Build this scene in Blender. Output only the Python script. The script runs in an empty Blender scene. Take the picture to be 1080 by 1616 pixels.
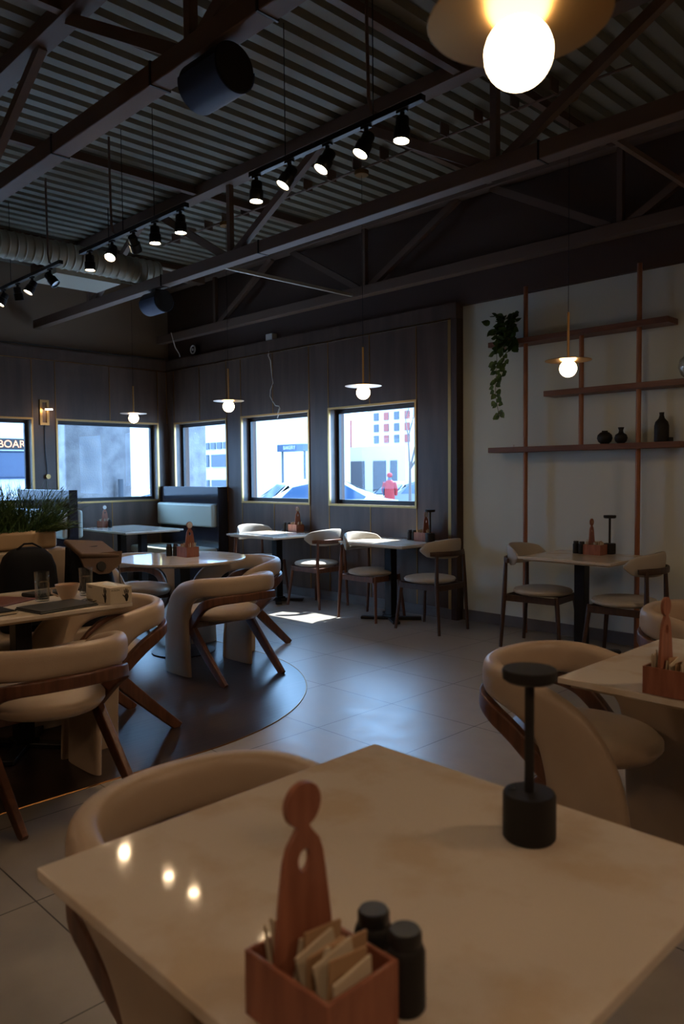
import bpy, bmesh, math, random
from mathutils import Vector, Matrix
random.seed(7)
S = bpy.context.scene
COL = S.collection
PI = math.pi

def srgb(r, g, b):
    f = lambda c: (c/255/12.92) if c/255 <= .04045 else ((c/255+.055)/1.055)**2.4
    return (f(r), f(g), f(b))

# ------------------------------------------------------------------ camera
FPX, YAW, PITCH, ROLL, CAMH = 1219.6, math.radians(-45.415), math.radians(-2.832), math.radians(-.537), 1.40
fwd = Vector((math.sin(YAW)*math.cos(PITCH), math.cos(YAW)*math.cos(PITCH), math.sin(PITCH)))
r0 = Vector((math.cos(YAW), -math.sin(YAW), 0)); u0 = r0.cross(fwd)
rr_ = math.cos(ROLL)*r0 + math.sin(ROLL)*u0; uu_ = -math.sin(ROLL)*r0 + math.cos(ROLL)*u0
cam = bpy.data.cameras.new('camera'); camo = bpy.data.objects.new('camera', cam); COL.objects.link(camo)
camo.matrix_world = Matrix(((rr_.x, uu_.x, -fwd.x, 0), (rr_.y, uu_.y, -fwd.y, 0), (rr_.z, uu_.z, -fwd.z, CAMH), (0, 0, 0, 1)))
cam.sensor_fit = 'HORIZONTAL'; cam.sensor_width = 36; cam.lens = 36*FPX/1080
cam.clip_start = .02; cam.clip_end = 300
cam.dof.use_dof = True; cam.dof.focus_distance = 6.0; cam.dof.aperture_fstop = 6.3
S.camera = camo
S.view_settings.view_transform = 'Standard'; S.view_settings.look = 'None'
S.view_settings.exposure = 0.0; S.view_settings.gamma = 1; S.view_settings.use_curve_mapping = False

# ------------------------------------------------------------------ world and lights
W = bpy.data.worlds.new('sky'); S.world = W; W.use_nodes = True
bg = W.node_tree.nodes['Background']; bg.inputs[0].default_value = (.35, .62, 1, 1); bg.inputs[1].default_value = 14.0

def light(kind, name, loc, energy, color, **kw):
    l = bpy.data.lights.new(name, kind); l.energy = energy; l.color = color
    for k, v in kw.items(): setattr(l, k, v)
    o = bpy.data.objects.new(name, l); o.location = loc; COL.objects.link(o); return o
def aim(o, d): o.rotation_euler = Vector(d).to_track_quat('-Z', 'Y').to_euler()
sun = light('SUN', 'sun', (0, 20, 20), 22, (1, .95, .88), angle=math.radians(.6)); aim(sun, (.06, -.6, -1))
WARM = (1, .66, .41)
# warm fill lamps added out of view to raise the light in the room
for n, (x, y, e) in enumerate([(.9, -.6, 20), (1.6, 3.4, 36), (-2.2, -1.8, 16), (-5.2, -.6, 15)]):
    o = light('AREA', 'fill_lamp', (x, y, 3.1), e, WARM, shape='DISK', size=.5); aim(o, (0, 0, -1))

# ------------------------------------------------------------------ materials
MATS = {}
def mat(name, base, rough=.5, metal=0., emit=None, es=0., noise=None, bump=None, spec=None, coat=0., alpha=None, trans=0.):
    m = bpy.data.materials.new(name); m.use_nodes = True; nt = m.node_tree; b = nt.nodes['Principled BSDF']
    b.inputs['Base Color'].default_value = (*base, 1); b.inputs['Roughness'].default_value = rough; b.inputs['Metallic'].default_value = metal
    if coat: b.inputs['Coat Weight'].default_value = coat
    if spec is not None: b.inputs['Specular IOR Level'].default_value = spec
    if trans: b.inputs['Transmission Weight'].default_value = trans
    if emit: b.inputs['Emission Color'].default_value = (*emit, 1); b.inputs['Emission Strength'].default_value = es
    tc = nt.nodes.new('ShaderNodeTexCoord')
    if noise:    # (scale xyz, second colour, contrast lo, hi)
        sc, c2, lo, hi = noise
        mp = nt.nodes.new('ShaderNodeMapping'); mp.inputs['Scale'].default_value = sc
        nz = nt.nodes.new('ShaderNodeTexNoise'); nz.inputs['Scale'].default_value = 1; nz.inputs['Detail'].default_value = 6
        rp = nt.nodes.new('ShaderNodeValToRGB'); rp.color_ramp.elements[0].position = lo; rp.color_ramp.elements[1].position = hi
        rp.color_ramp.elements[0].color = (*c2, 1); rp.color_ramp.elements[1].color = (*base, 1)
        nt.links.new(tc.outputs['Object'], mp.inputs[0]); nt.links.new(mp.outputs[0], nz.inputs[0])
        nt.links.new(nz.outputs[0], rp.inputs[0]); nt.links.new(rp.outputs[0], b.inputs['Base Color'])
    if bump:     # (scale, strength)
        nz = nt.nodes.new('ShaderNodeTexNoise'); nz.inputs['Scale'].default_value = bump[0]; nz.inputs['Detail'].default_value = 4
        bp = nt.nodes.new('ShaderNodeBump'); bp.inputs['Strength'].default_value = bump[1]; bp.inputs['Distance'].default_value = .01
        nt.links.new(tc.outputs['Object'], nz.inputs[0]); nt.links.new(nz.outputs[0], bp.inputs['Height']); nt.links.new(bp.outputs[0], b.inputs['Normal'])
    MATS[name] = m; return m

mat('panel', srgb(92, 74, 64), .36, noise=((9, 9, 1.2), srgb(73, 59, 52), .35, .65), bump=(60, .05))
mat('upper_dark', srgb(78, 60, 51), .75, bump=(30, .1))
mat('upper_taupe', srgb(128, 110, 92), .8, bump=(30, .1))
mat('white_wall', srgb(206, 212, 204), .75, bump=(14, .08))
mat('brass', srgb(190, 150, 96), .32, 1.0)
mat('brass_dark', srgb(150, 112, 68), .35, 1.0)
mat('black_metal', (.012, .012, .014), .38, .4)
mat('black_frame', (.006, .006, .008), .35)
mat('steel_brown', srgb(104, 84, 72), .55, bump=(40, .05))
mat('deck', srgb(122, 122, 112), .6, bump=(20, .08))
mat('duct', srgb(158, 156, 142), .5, .35)
mat('sheet', srgb(170, 166, 150), .5, .3)
mat('plastic_white', srgb(215, 215, 210), .4)
mat('uphol', srgb(182, 163, 142), .42, bump=(220, .06), noise=((6, 6, 6), srgb(172, 152, 131), .3, .7))
mat('seat_fabric', srgb(170, 163, 152), .8, bump=(400, .15))
mat('walnut', srgb(108, 70, 50), .38, noise=((40, 40, 4), srgb(76, 47, 33), .3, .7))
mat('dark_wood', srgb(70, 48, 36), .45, noise=((40, 40, 5), srgb(50, 34, 26), .3, .7))
mat('shelf_wood', srgb(118, 78, 60), .5, noise=((4, 40, 40), srgb(92, 58, 45), .3, .7))
mat('rod_wood', srgb(158, 104, 72), .45, noise=((40, 40, 5), srgb(130, 82, 56), .3, .7))
mat('box_wood', srgb(158, 100, 76), .5, noise=((50, 50, 8), srgb(124, 74, 55), .3, .7))
mat('quartz', srgb(206, 196, 182), .055, spec=.25, noise=((7, 7, 7), srgb(196, 180, 158), .36, .5))
mat('quartz_edge', srgb(200, 180, 150), .35)
mat('black_plastic', (.012, .012, .013), .45)
mat('matte_black', (.013, .012, .012), .6, spec=.3)
mat('bag_black', (.005, .0055, .008), .85, spec=.2, bump=(300, .2))
mat('bag_tan', srgb(84, 64, 48), .8, bump=(200, .2))
mat('ceramic', srgb(190, 165, 140), .3)
mat('coffee', srgb(150, 84, 44), .2)
mat('paper', srgb(196, 184, 160), .7)
mat('card', srgb(168, 136, 102), .75)
mat('ink', (.02, .015, .012), .7)
mat('menu_red', srgb(92, 40, 32), .45)
mat('leaf', srgb(74, 108, 54), .5, noise=((14, 14, 14), srgb(40, 68, 32), .3, .7))
mat('leaf_pale', srgb(96, 124, 60), .5, noise=((20, 20, 20), srgb(38, 66, 28), .35, .7))
mat('stem', srgb(70, 84, 50), .6)
mat('planter', srgb(182, 154, 120), .5, bump=(150, .05))
mat('booth_panel', (.016, .016, .022), .16, coat=.5)
mat('booth_pad', srgb(176, 180, 166), .4, bump=(120, .04))
mat('grille', (.02, .035, .09), .38, .3, bump=(900, .3))
mat('stucco', srgb(124, 124, 126), .9, bump=(45, .8), noise=((5, 5, 5), srgb(100, 100, 104), .35, .65))
mat('ext_white', srgb(160, 161, 162), .8)
mat('ext_grey', srgb(62, 68, 76), .8)
mat('ext_blue', srgb(36, 52, 76), .5)
mat('ext_red', srgb(120, 60, 54), .8)
mat('snow', srgb(150, 154, 160), .9, bump=(3, .3))
mat('car_white', srgb(165, 168, 172), .4)
mat('car_silver', srgb(84, 90, 98), .4, .3)
mat('car_glass', srgb(40, 60, 84), .08)
mat('tire', (.02, .02, .02), .7)
mat('bus_body', srgb(160, 165, 172), .4)
mat('bark', srgb(70, 62, 60), .9)
mat('coat_red', srgb(120, 26, 28), .9)
mat('led_orange', (.9, .25, .08), .5, emit=(1, .22, .06), es=1.6)
mat('globe', (1, .9, .75), .4, emit=(1, .74, .44), es=15)
mat('lamp_lens', (1, .9, .7), .4, emit=(1, .72, .42), es=160)
mat('lamp_off', (.25, .3, .42), .1)
mat('sconce_light', (1, .9, .7), .4, emit=(1, .7, .4), es=25)
mat('chrome', (.6, .6, .6), .18, 1.0)
mat('rubber', (.02, .02, .02), .8)
mat('baseboard', srgb(112, 108, 106), .4, noise=((6, 6, 6), srgb(98, 94, 92), .3, .7))

def glass(name, tint=(.93, .97, 1), pw=5, base=.007):
    m = bpy.data.materials.new(name); m.use_nodes = True; nt = m.node_tree; nt.nodes.clear()
    o = nt.nodes.new('ShaderNodeOutputMaterial'); t = nt.nodes.new('ShaderNodeBsdfTransparent'); g = nt.nodes.new('ShaderNodeBsdfGlossy')
    f = nt.nodes.new('ShaderNodeLayerWeight'); x = nt.nodes.new('ShaderNodeMixShader'); f.inputs[0].default_value = .5
    p = nt.nodes.new('ShaderNodeMath'); p.operation = 'POWER'; p.inputs[1].default_value = pw
    q = nt.nodes.new('ShaderNodeMath'); q.operation = 'MULTIPLY_ADD'; q.inputs[1].default_value = .9; q.inputs[2].default_value = base
    t.inputs[0].default_value = (*tint, 1); g.inputs['Roughness'].default_value = .01
    nt.links.new(f.outputs['Facing'], p.inputs[0]); nt.links.new(p.outputs[0], q.inputs[0]); nt.links.new(q.outputs[0], x.inputs[0])
    nt.links.new(t.outputs[0], x.inputs[1]); nt.links.new(g.outputs[0], x.inputs[2]); nt.links.new(x.outputs[0], o.inputs[0])
    MATS[name] = m
glass('pane'); glass('tumbler', (.95, .97, .97), 2.2, .05)

def floor_mats():
    m = mat('tile', srgb(140, 134, 126), .3); nt = m.node_tree; b = nt.nodes['Principled BSDF']
    tc = nt.nodes.new('ShaderNodeTexCoord'); mp = nt.nodes.new('ShaderNodeMapping')
    mp.inputs['Location'].default_value = (3.10/.612, -2.852/.612, 0); mp.inputs['Scale'].default_value = (1/.612, 1/.612, 1)
    br = nt.nodes.new('ShaderNodeTexBrick'); br.offset = 0; br.squash = 1
    br.inputs['Scale'].default_value = 1; br.inputs['Mortar Size'].default_value = .0045; br.inputs['Mortar Smooth'].default_value = .1
    br.inputs['Brick Width'].default_value = 1; br.inputs['Row Height'].default_value = 1
    br.inputs['Color1'].default_value = (*srgb(160, 153, 146), 1); br.inputs['Color2'].default_value = (*srgb(152, 147, 140), 1); br.inputs['Mortar'].default_value = (*srgb(38, 36, 36), 1)
    nz = nt.nodes.new('ShaderNodeTexNoise'); nz.inputs['Scale'].default_value = 7; nz.inputs['Detail'].default_value = 8
    mx = nt.nodes.new('ShaderNodeMix'); mx.data_type = 'RGBA'; mx.blend_type = 'MULTIPLY'; mx.inputs[0].default_value = .35
    nt.links.new(tc.outputs['Object'], mp.inputs[0]); nt.links.new(mp.outputs[0], br.inputs[0]); nt.links.new(tc.outputs['Object'], nz.inputs[0])
    nt.links.new(br.outputs[0], mx.inputs[6]); nt.links.new(nz.outputs[0], mx.inputs[7]); nt.links.new(mx.outputs[2], b.inputs['Base Color'])
    rp = nt.nodes.new('ShaderNodeMapRange'); rp.inputs[3].default_value = .26; rp.inputs[4].default_value = .44
    nt.links.new(nz.outputs[0], rp.inputs[0]); nt.links.new(rp.outputs[0], b.inputs['Roughness'])
    m = mat('planks', srgb(58, 40, 32), .30); nt = m.node_tree; b = nt.nodes['Principled BSDF']
    tc = nt.nodes.new('ShaderNodeTexCoord'); mp = nt.nodes.new('ShaderNodeMapping'); mp.inputs['Rotation'].default_value = (0, 0, PI/2)
    br = nt.nodes.new('ShaderNodeTexBrick'); br.inputs['Scale'].default_value = 1; br.inputs['Mortar Size'].default_value = .0012
    br.inputs['Brick Width'].default_value = 1.2; br.inputs['Row Height'].default_value = .15
    br.inputs['Color1'].default_value = (*srgb(50, 38, 33), 1); br.inputs['Color2'].default_value = (*srgb(38, 30, 26), 1); br.inputs['Mortar'].default_value = (.004, .003, .003, 1)
    mp2 = nt.nodes.new('ShaderNodeMapping'); mp2.inputs['Scale'].default_value = (40, 3, 1)
    nz = nt.nodes.new('ShaderNodeTexNoise'); nz.inputs['Scale'].default_value = 1; nz.inputs['Detail'].default_value = 6
    bp = nt.nodes.new('ShaderNodeBump'); bp.inputs['Strength'].default_value = .25; bp.inputs['Distance'].default_value = .003
    nt.links.new(tc.outputs['Object'], mp.inputs[0]); nt.links.new(mp.outputs[0], br.inputs[0]); nt.links.new(tc.outputs['Object'], mp2.inputs[0]); nt.links.new(mp2.outputs[0], nz.inputs[0])
    nt.links.new(br.outputs[0], b.inputs['Base Color']); nt.links.new(nz.outputs[0], bp.inputs['Height']); nt.links.new(bp.outputs[0], b.inputs['Normal'])
floor_mats()

# ------------------------------------------------------------------ mesh helpers
def B(): return bmesh.new()
def box(bm, x0, x1, y0, y1, z0, z1, bev=0, M=None):
    g = bmesh.ops.create_cube(bm, size=1); vs = g['verts']
    for v in vs: v.co = Vector(((x0+x1)/2+v.co.x*(x1-x0), (y0+y1)/2+v.co.y*(y1-y0), (z0+z1)/2+v.co.z*(z1-z0)))
    if bev:
        es = list({e for v in vs for e in v.link_edges})
        r = bmesh.ops.bevel(bm, geom=es, offset=bev, segments=3, affect='EDGES', profile=.5)
        vs = list({v for f in r['faces'] for v in f.verts} | {v for v in vs if v.is_valid})
    if M is not None:
        for v in vs: v.co = M @ v.co
    return bm
def frame_of(T, up=Vector((0, 0, 1))):
    T = T.normalized()
    if abs(T.dot(up)) > .95: up = Vector((1, 0, 0))
    a = T.cross(up).normalized(); b = a.cross(T).normalized(); return a, b
def cyl(bm, p0, p1, r0, r1=None, n=16, cap=True):
    r1 = r0 if r1 is None else r1; p0, p1 = Vector(p0), Vector(p1); a, b = frame_of(p1-p0); R = []
    for p, r in ((p0, r0), (p1, r1)):
        R.append([bm.verts.new(p+a*math.cos(2*PI*i/n)*r+b*math.sin(2*PI*i/n)*r) for i in range(n)])
    for i in range(n): bm.faces.new((R[0][i], R[0][(i+1) % n], R[1][(i+1) % n], R[1][i]))
    if cap: bm.faces.new(R[0][::-1]); bm.faces.new(R[1])
    return bm
def tube(bm, pts, r, n=8):
    pts = [Vector(p) for p in pts]; R = []; up = Vector((0, 0, 1))
    for i, p in enumerate(pts):
        T = (pts[min(i+1, len(pts)-1)]-pts[max(i-1, 0)]).normalized()
        if i == 0: a, b = frame_of(T)
        else:
            a = (a - T*a.dot(T)).normalized(); b = a.cross(T).normalized()
        R.append([bm.verts.new(p+a*math.cos(2*PI*k/n)*r+b*math.sin(2*PI*k/n)*r) for k in range(n)])
    for i in range(len(R)-1):
        for k in range(n): bm.faces.new((R[i][k], R[i][(k+1) % n], R[i+1][(k+1) % n], R[i+1][k]))
    bm.faces.new(R[0][::-1]); bm.faces.new(R[-1]); return bm
def bar(bm, p0, p1, w, h, up=(0, 0, 1)):
    p0, p1 = Vector(p0), Vector(p1); a, b = frame_of(p1-p0, Vector(up)); R = []
    for p in (p0, p1): R.append([bm.verts.new(p+a*s*w/2+b*t*h/2) for s, t in ((-1, -1), (1, -1), (1, 1), (-1, 1))])
    for i in range(4): bm.faces.new((R[0][i], R[0][(i+1) % 4], R[1][(i+1) % 4], R[1][i]))
    bm.faces.new(R[0][::-1]); bm.faces.new(R[1]); return bm
def lathe(bm, prof, c=(0, 0, 0), n=28, sx=1, sy=1):
    R = []; c = Vector(c)
    for r, z in prof:
        if r < 1e-6: R.append([bm.verts.new(c+Vector((0, 0, z)))])
        else: R.append([bm.verts.new(c+Vector((math.cos(2*PI*i/n)*r*sx, math.sin(2*PI*i/n)*r*sy, z))) for i in range(n)])
    for A, Bq in zip(R, R[1:]):
        for i in range(n):
            a = [A[0]] if len(A) == 1 else [A[i], A[(i+1) % n]]; b = [Bq[0]] if len(Bq) == 1 else [Bq[(i+1) % n], Bq[i]]
            if len(a)+len(b) > 2: bm.faces.new(a+b)
    if len(R[0]) > 1: bm.faces.new(R[0][::-1])
    if len(R[-1]) > 1: bm.faces.new(R[-1])
    return bm
def sphere(bm, c, r, n=28, m=16):
    return lathe(bm, [(r*math.sin(PI*i/m) if 0 < i < m else 0, -r*math.cos(PI*i/m)) for i in range(m+1)], c, n)
def prism(bm, poly, y0, y1, M=None):     # polygon in x,z extruded along y
    A = [bm.verts.new((x, y0, z)) for x, z in poly]; C = [bm.verts.new((x, y1, z)) for x, z in poly]; n = len(poly)
    if M is not None:
        for v in A+C: v.co = M @ v.co
    for i in range(n): bm.faces.new((A[i], A[(i+1) % n], C[(i+1) % n], C[i]))
    bm.faces.new(A[::-1]); bm.faces.new(C); return bm
def cr(p0, p1, p2, p3, t): return .5*((2*p1)+(p2-p0)*t+(2*p0-5*p1+4*p2-p3)*t*t+(3*p1-p0-3*p2+p3)*t**3)
def resample(st, k):
    out = []
    for i in range(len(st)-1):
        a, b, c, d = st[max(i-1, 0)], st[i], st[i+1], st[min(i+2, len(st)-1)]
        for j in range(k): out.append([cr(a[q], b[q], c[q], d[q], j/k) for q in range(4)])
    out.append(list(st[-1])); return out
def sweep(bm, st, k=4, n=16, p=2.6):     # stations: centre, width dir, half width, half thickness
    st = resample([[Vector(s[0]), Vector(s[1]).normalized(), s[2], s[3]] for s in st], k); R = []
    for i, (C, Wd, hw, th) in enumerate(st):
        T = (st[min(i+1, len(st)-1)][0]-st[max(i-1, 0)][0]).normalized(); Wd = (Wd-T*Wd.dot(T)).normalized(); N = T.cross(Wd)
        ring = []
        for q in range(n):
            a = 2*PI*(q+.5)/n; cu, su = math.cos(a), math.sin(a)
            ring.append(bm.verts.new(C+Wd*hw*math.copysign(abs(cu)**(2/p), cu)+N*th*math.copysign(abs(su)**(2/p), su)))
        R.append(ring)
    for A, Q in zip(R, R[1:]):
        for q in range(n): bm.faces.new((A[q], A[(q+1) % n], Q[(q+1) % n], Q[q]))
    bm.faces.new(R[0][::-1]); bm.faces.new(R[-1]); return bm
def mirror_st(st): return st + [((-c[0], c[1], c[2]), (-w[0], w[1], w[2]), h, t) for c, w, h, t in st[-2::-1]]

def obj(name, bm, m, parent=None, loc=None, smooth=40, kind=None):
    bmesh.ops.recalc_face_normals(bm, faces=bm.faces[:])
    me = bpy.data.meshes.new(name); bm.to_mesh(me); bm.free(); me.materials.append(MATS[m] if isinstance(m, str) else m)
    if smooth:
        me.shade_smooth(); me.set_sharp_from_angle(angle=math.radians(smooth))
    o = bpy.data.objects.new(name, me); COL.objects.link(o)
    if smooth: wn_ = o.modifiers.new('weighted_normals', 'WEIGHTED_NORMAL'); wn_.keep_sharp = True
    if parent is not None: o.parent = parent
    if loc is not None: o.location = loc
    if kind: o['kind'] = kind
    return o
def thing(name, label, cat, loc=(0, 0, 0), rz=0, group=None):
    o = bpy.data.objects.new(name, None); o.empty_display_size = .1; COL.objects.link(o); o.location = loc; o.rotation_euler = (0, 0, rz)
    o['label'] = label; o['category'] = cat
    if group: o['group'] = group
    return o
def tag(o, label, cat, group=None):
    o['label'] = label; o['category'] = cat
    if group: o['group'] = group
    return o
def struct(name, bm, m, parent=None, smooth=0): return obj(name, bm, m, parent, smooth=smooth, kind='structure' if parent is None else None)
def dup(root, loc=None, rz=None, label=None, parent=None):
    c = root.copy(); COL.objects.link(c); c.parent = parent
    if loc is not None: c.location = loc
    if rz is not None: c.rotation_euler = (0, 0, rz)
    if label: c['label'] = label
    for ch in list(root.children): dup(ch, parent=c)
    return c
def text_mesh(name, s, size, m, parent, M, align='CENTER', depth=.0002):
    cu = bpy.data.curves.new(name, 'FONT'); cu.body = s; cu.size = size; cu.align_x = align; cu.align_y = 'CENTER'; cu.extrude = depth
    to = bpy.data.objects.new(name, cu); COL.objects.link(to); dg = bpy.context.evaluated_depsgraph_get()
    me = bpy.data.meshes.new_from_object(to.evaluated_get(dg)); bpy.data.objects.remove(to); bpy.data.curves.remove(cu)
    me.transform(M); me.materials.clear(); me.materials.append(MATS[m]); o = bpy.data.objects.new(name, me); COL.objects.link(o); o.parent = parent; return o

# ================================================================== THE SETTING
XL, YB, XR, YF = -9.42, 5.885, 3.2, -3.6           # left wall, back wall, right wall, front wall
ZP, ZB, ZC = 2.835, 2.98, 3.97
bm = B(); box(bm, XL-.05, XR, YF, YB+.12, -.05, 0); struct('floor', bm, 'tile')
# dark wood floor zone with a rounded corner
bm = B(); pts = [(-3.24, YF+.4)]
for i in range(0, 25): a = PI/2*i/24; pts.append((-4.8+1.56*math.cos(a), 2.2+1.56*math.sin(a)))
pts += [(-7.2, 3.76), (-7.2, YF+.4)]
top = [bm.verts.new((x, y, .003)) for x, y in pts]; bm.faces.new(top)
struct('floor', bm, 'planks')
bm = B(); tube(bm, [(x, y, .002) for x, y in pts[:-1]], .004, 6); struct('trim_1', bm, 'brass_dark', smooth=40)
# ribbed metal deck, ribs run along y
bm = B(); prof = []; x = XL-.1; pitch = .1525; x += (-3.988-.04-x) % pitch
while x < XR:
    prof += [(x, ZC), (x+.078, ZC), (x+.09, ZC+.045), (x+pitch-.012, ZC+.045)]; x += pitch
A = [bm.verts.new((a, YF, z)) for a, z in prof]; C = [bm.verts.new((a, YB+.3, z)) for a, z in prof]
for i in range(len(prof)-1): bm.faces.new((A[i], A[i+1], C[i+1], C[i]))
struct('ceiling', bm, 'deck')
bm = B(); box(bm, XL-.4, XR+.3, YF-.3, YB+.4, ZC+.05, ZC+.15); struct('ceiling', bm, 'steel_brown')

def holed(bm, axis, a0, a1, z0, z1, d0, d1, holes):    # wall slab with rectangular holes (a0,a1,z0,z1)
    xs = sorted({a0, a1, *[h[0] for h in holes], *[h[1] for h in holes]})
    for p, q in zip(xs, xs[1:]):
        hs = [h for h in holes if h[0] <= p+1e-6 and h[1] >= q-1e-6]
        segs = [(z0, z1)] if not hs else [(z0, hs[0][2]), (hs[0][3], z1)]
        for s, t in segs:
            if axis == 'x': box(bm, p, q, d0, d1, s, t)
            else: box(bm, d0, d1, p, q, s, t)
WZ = (1.055, 2.118)
HB = [(-9.255, -8.04, *WZ), (-7.742, -6.482, *WZ), (-6.168, -4.915, *WZ)]
HL = [(.8, 2.25, *WZ), (2.55, 3.98, *WZ), (4.275, 5.727, *WZ)]  # first opening is an unseen window added to let in more daylight
bm = B(); holed(bm, 'x', XL, -4.44, 0, ZP, YB, YB+.08, HB); struct('wall_back', bm, 'panel')
bm = B(); holed(bm, 'x', XL-.3, -4.41, 0, ZC+.05, YB+.08, YB+.22, [(a+.02, b-.02, c+.02, d-.02) for a, b, c, d in HB]); struct('wall_back', bm, 'upper_dark')
bm = B(); box(bm, XL, -4.41, YB-.03, YB+.08, ZP+.004, ZB); struct('trim_2', bm, 'panel')
bm = B(); box(bm, -4.478, -4.412, YB-.02, YB+.1, 0, ZB); struct('trim_3', bm, 'dark_wood')
bm = B(); box(bm, -4.41, XR, YB+.08, YB+.22, 0, 2.955); struct('wall_back', bm, 'white_wall')
bm = B(); box(bm, -4.41, XR, YB+.03, YB+.22, 2.955, ZC+.05); struct('wall_back', bm, 'upper_dark')
bm = B(); holed(bm, 'y', YF, YB, 0, ZP, XL-.08, XL, HL); struct('wall_left', bm, 'panel')
bm = B(); holed(bm, 'y', YF, YB+.2, 0, ZC+.05, XL-.22, XL-.08, [(a+.02, b-.02, c+.02, d-.02) for a, b, c, d in HL]); struct('wall_left', bm, 'upper_taupe')
bm = B(); box(bm, XL-.08, XL+.03, YF, YB-.03, ZP+.004, ZB); struct('trim_4', bm, 'panel')
bm = B(); box(bm, XR, XR+.15, YF, YB+.2, 0, ZC+.05); struct('wall_right', bm, 'upper_taupe')
bm = B(); box(bm, XL-.2, XR+.15, YF-.15, YF, 0, ZC+.05); struct('wall_front', bm, 'upper_taupe')
# baseboards
bm = B(); box(bm, XL, -4.47, YB-.012, YB, 0, .10); struct('baseboard_back', bm, 'baseboard')
bm = B(); box(bm, -4.41, XR, YB+.066, YB+.08, 0, .10); struct('baseboard_back', bm, 'baseboard')
bm = B(); box(bm, XL, XL+.012, YF, YB-.012, 0, .10); struct('baseboard_left', bm, 'baseboard')
# brass inlay strips
bm = B()
for x in (-9.255, -8.637, -8.04, -7.742, -7.12, -6.482, -6.168, -5.545, -4.915):
    for z0, z1 in ((.10, WZ[0]), (WZ[1], ZP)): box(bm, x-.005, x+.005, YB-.004, YB, z0, z1)
box(bm, XL, -4.48, YB-.036, YB-.030, ZP-.004, ZP+.006); box(bm, XL, -4.48, YB-.036, YB, ZP-.004, ZP+.004)
struct('trim_5', bm, 'brass_dark')
bm = B(); box(bm, -4.512, -4.478, YB-.022, YB, .10, ZP); struct('trim_6', bm, 'brass')
bm = B()
for y in (2.55, 3.98, 4.275, 5.01, 5.727, 5.87, 2.25, .8, -.1):
    for z0, z1 in ((.10, WZ[0]), (WZ[1], ZP)): box(bm, XL, XL+.004, y-.005, y+.005, z0, z1)
box(bm, XL, XL+.036, YF, YB-.036, ZP-.004, ZP+.004)
struct('trim_7', bm, 'brass_dark')
# windows
n = 0
for axis, hs in (('y', HL), ('x', HB)):
    for a0, a1, z0, z1 in hs:
        n += 1
        def bx(bm, p, q, r, s, d0, d1, e=0):
            if axis == 'x': box(bm, p, q, YB+d0, YB+d1, r, s, e)
            else: box(bm, XL-d1, XL-d0, p, q, r, s, e)
        def ring(bm, p, q, r, s, w, d0, d1):
            bx(bm, p, q, r, r+w, d0, d1); bx(bm, p, q, s-w, s, d0, d1); bx(bm, p, p+w, r+w, s-w, d0, d1); bx(bm, q-w, q, r+w, s-w, d0, d1)
        bm = B(); ring(bm, a0+.016, a1-.016, z0+.016, z1-.016, .045, .10, .135); w = obj('window_%d' % n, bm, 'black_frame', smooth=0, kind='structure')
        bm = B(); ring(bm, a0-.004, a1+.004, z0-.004, z1+.004, .022, -.012, .012); obj('brass_trim', bm, 'brass', w, smooth=0)
        bm = B(); ring(bm, a0+.002, a1-.002, z0+.002, z1-.002, .012, .012, .215); obj('reveal', bm, 'baseboard', w, smooth=0)
        bm = B(); bx(bm, a0+.06, a1-.06, z0+.06, z1-.06, .115, .121); obj('pane', bm, 'pane', w, smooth=0)

# ================================================================== ROOF STEEL
def truss(label, y, xnodes, x0=XL+.02, x1=XR, straps=(), webw=.045):
    t = thing('roof_truss', label, 'truss', (x0, y, 3.2), 0, None)
    def o(nm, bm): 
        for v in bm.verts: v.co -= Vector((x0, y, 3.2))
        return obj(nm, bm, 'steel_brown', t, smooth=0)
    bm = B(); box(bm, x0, x1, y-.05, y+.05, 3.2, 3.30, .006); o('bottom_chord', bm)
    bm = B(); box(bm, x0, x1, y-.06, y+.06, 3.87, 3.965, .004); o('top_chord', bm)
    for a, b in zip(xnodes, xnodes[1:]+[xnodes[-1]+2.65]):
        bm = B(); bar(bm, (a, y, 3.29), (a, y, 3.875), webw, webw); o('web_post', bm)
        m = (a+b)/2
        bm = B(); bar(bm, (a+.08, y, 3.29), (m-.18, y, 3.875), .06, .05, (0, 1, 0)); o('web_diagonal', bm)
        bm = B(); bar(bm, (m+.18, y, 3.875), (b-.08, y, 3.29), .06, .05, (0, 1, 0)); o('web_diagonal', bm)
    for s in straps:
        bm = B(); box(bm, s-.006, s+.006, y-.055, y+.055, 3.195, 3.305); c = o('strap', bm); c.data.materials[0] = MATS['black_metal']
    return t
truss('dark steel roof truss nearest the camera, with the large loudspeaker on it', 2.0, [-8.2, -5.6, -2.95, -.3], straps=(-3.21, -4.26, -2.42))
truss('steel roof truss crossing the middle of the ceiling, spotlights in front of it', 4.06, [-8.02, -5.45, -2.76, -.1], straps=(-5.01, -6.49, -2.43))
truss('steel roof truss running just in front of the back wall above the windows', 5.77, [-8.08, -5.49, -2.78, -.1])
def beam(x, y0, y1, label, w=.055):
    bm = B(); box(bm, x-w/2, x+w/2, y0, y1, 3.885, 3.893); box(bm, x-.004, x+.004, y0, y1, 3.893, 3.962)
    tag(obj('ceiling_joist', bm, 'steel_brown', smooth=0), label, 'ceiling joist')
beam(-5.88, 2.06, 4.0, 'thin steel joist under the deck between front and middle trusses, left one')
beam(-3.0, 2.06, 4.0, 'thin steel joist under the deck between front and middle trusses, right one')
beam(-5.88, 4.12, 5.7, 'thin steel joist under the deck behind the middle truss, farthest left')
beam(-3.92, 4.12, 5.7, 'thin steel joist under the deck behind the middle truss, centre of three')
beam(-2.88, 4.12, 5.7, 'thin steel joist under the deck behind the middle truss, farthest right')
beam(-4.09, YF, 1.94, 'dark steel joist meeting the near truss at the top left corner')
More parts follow.
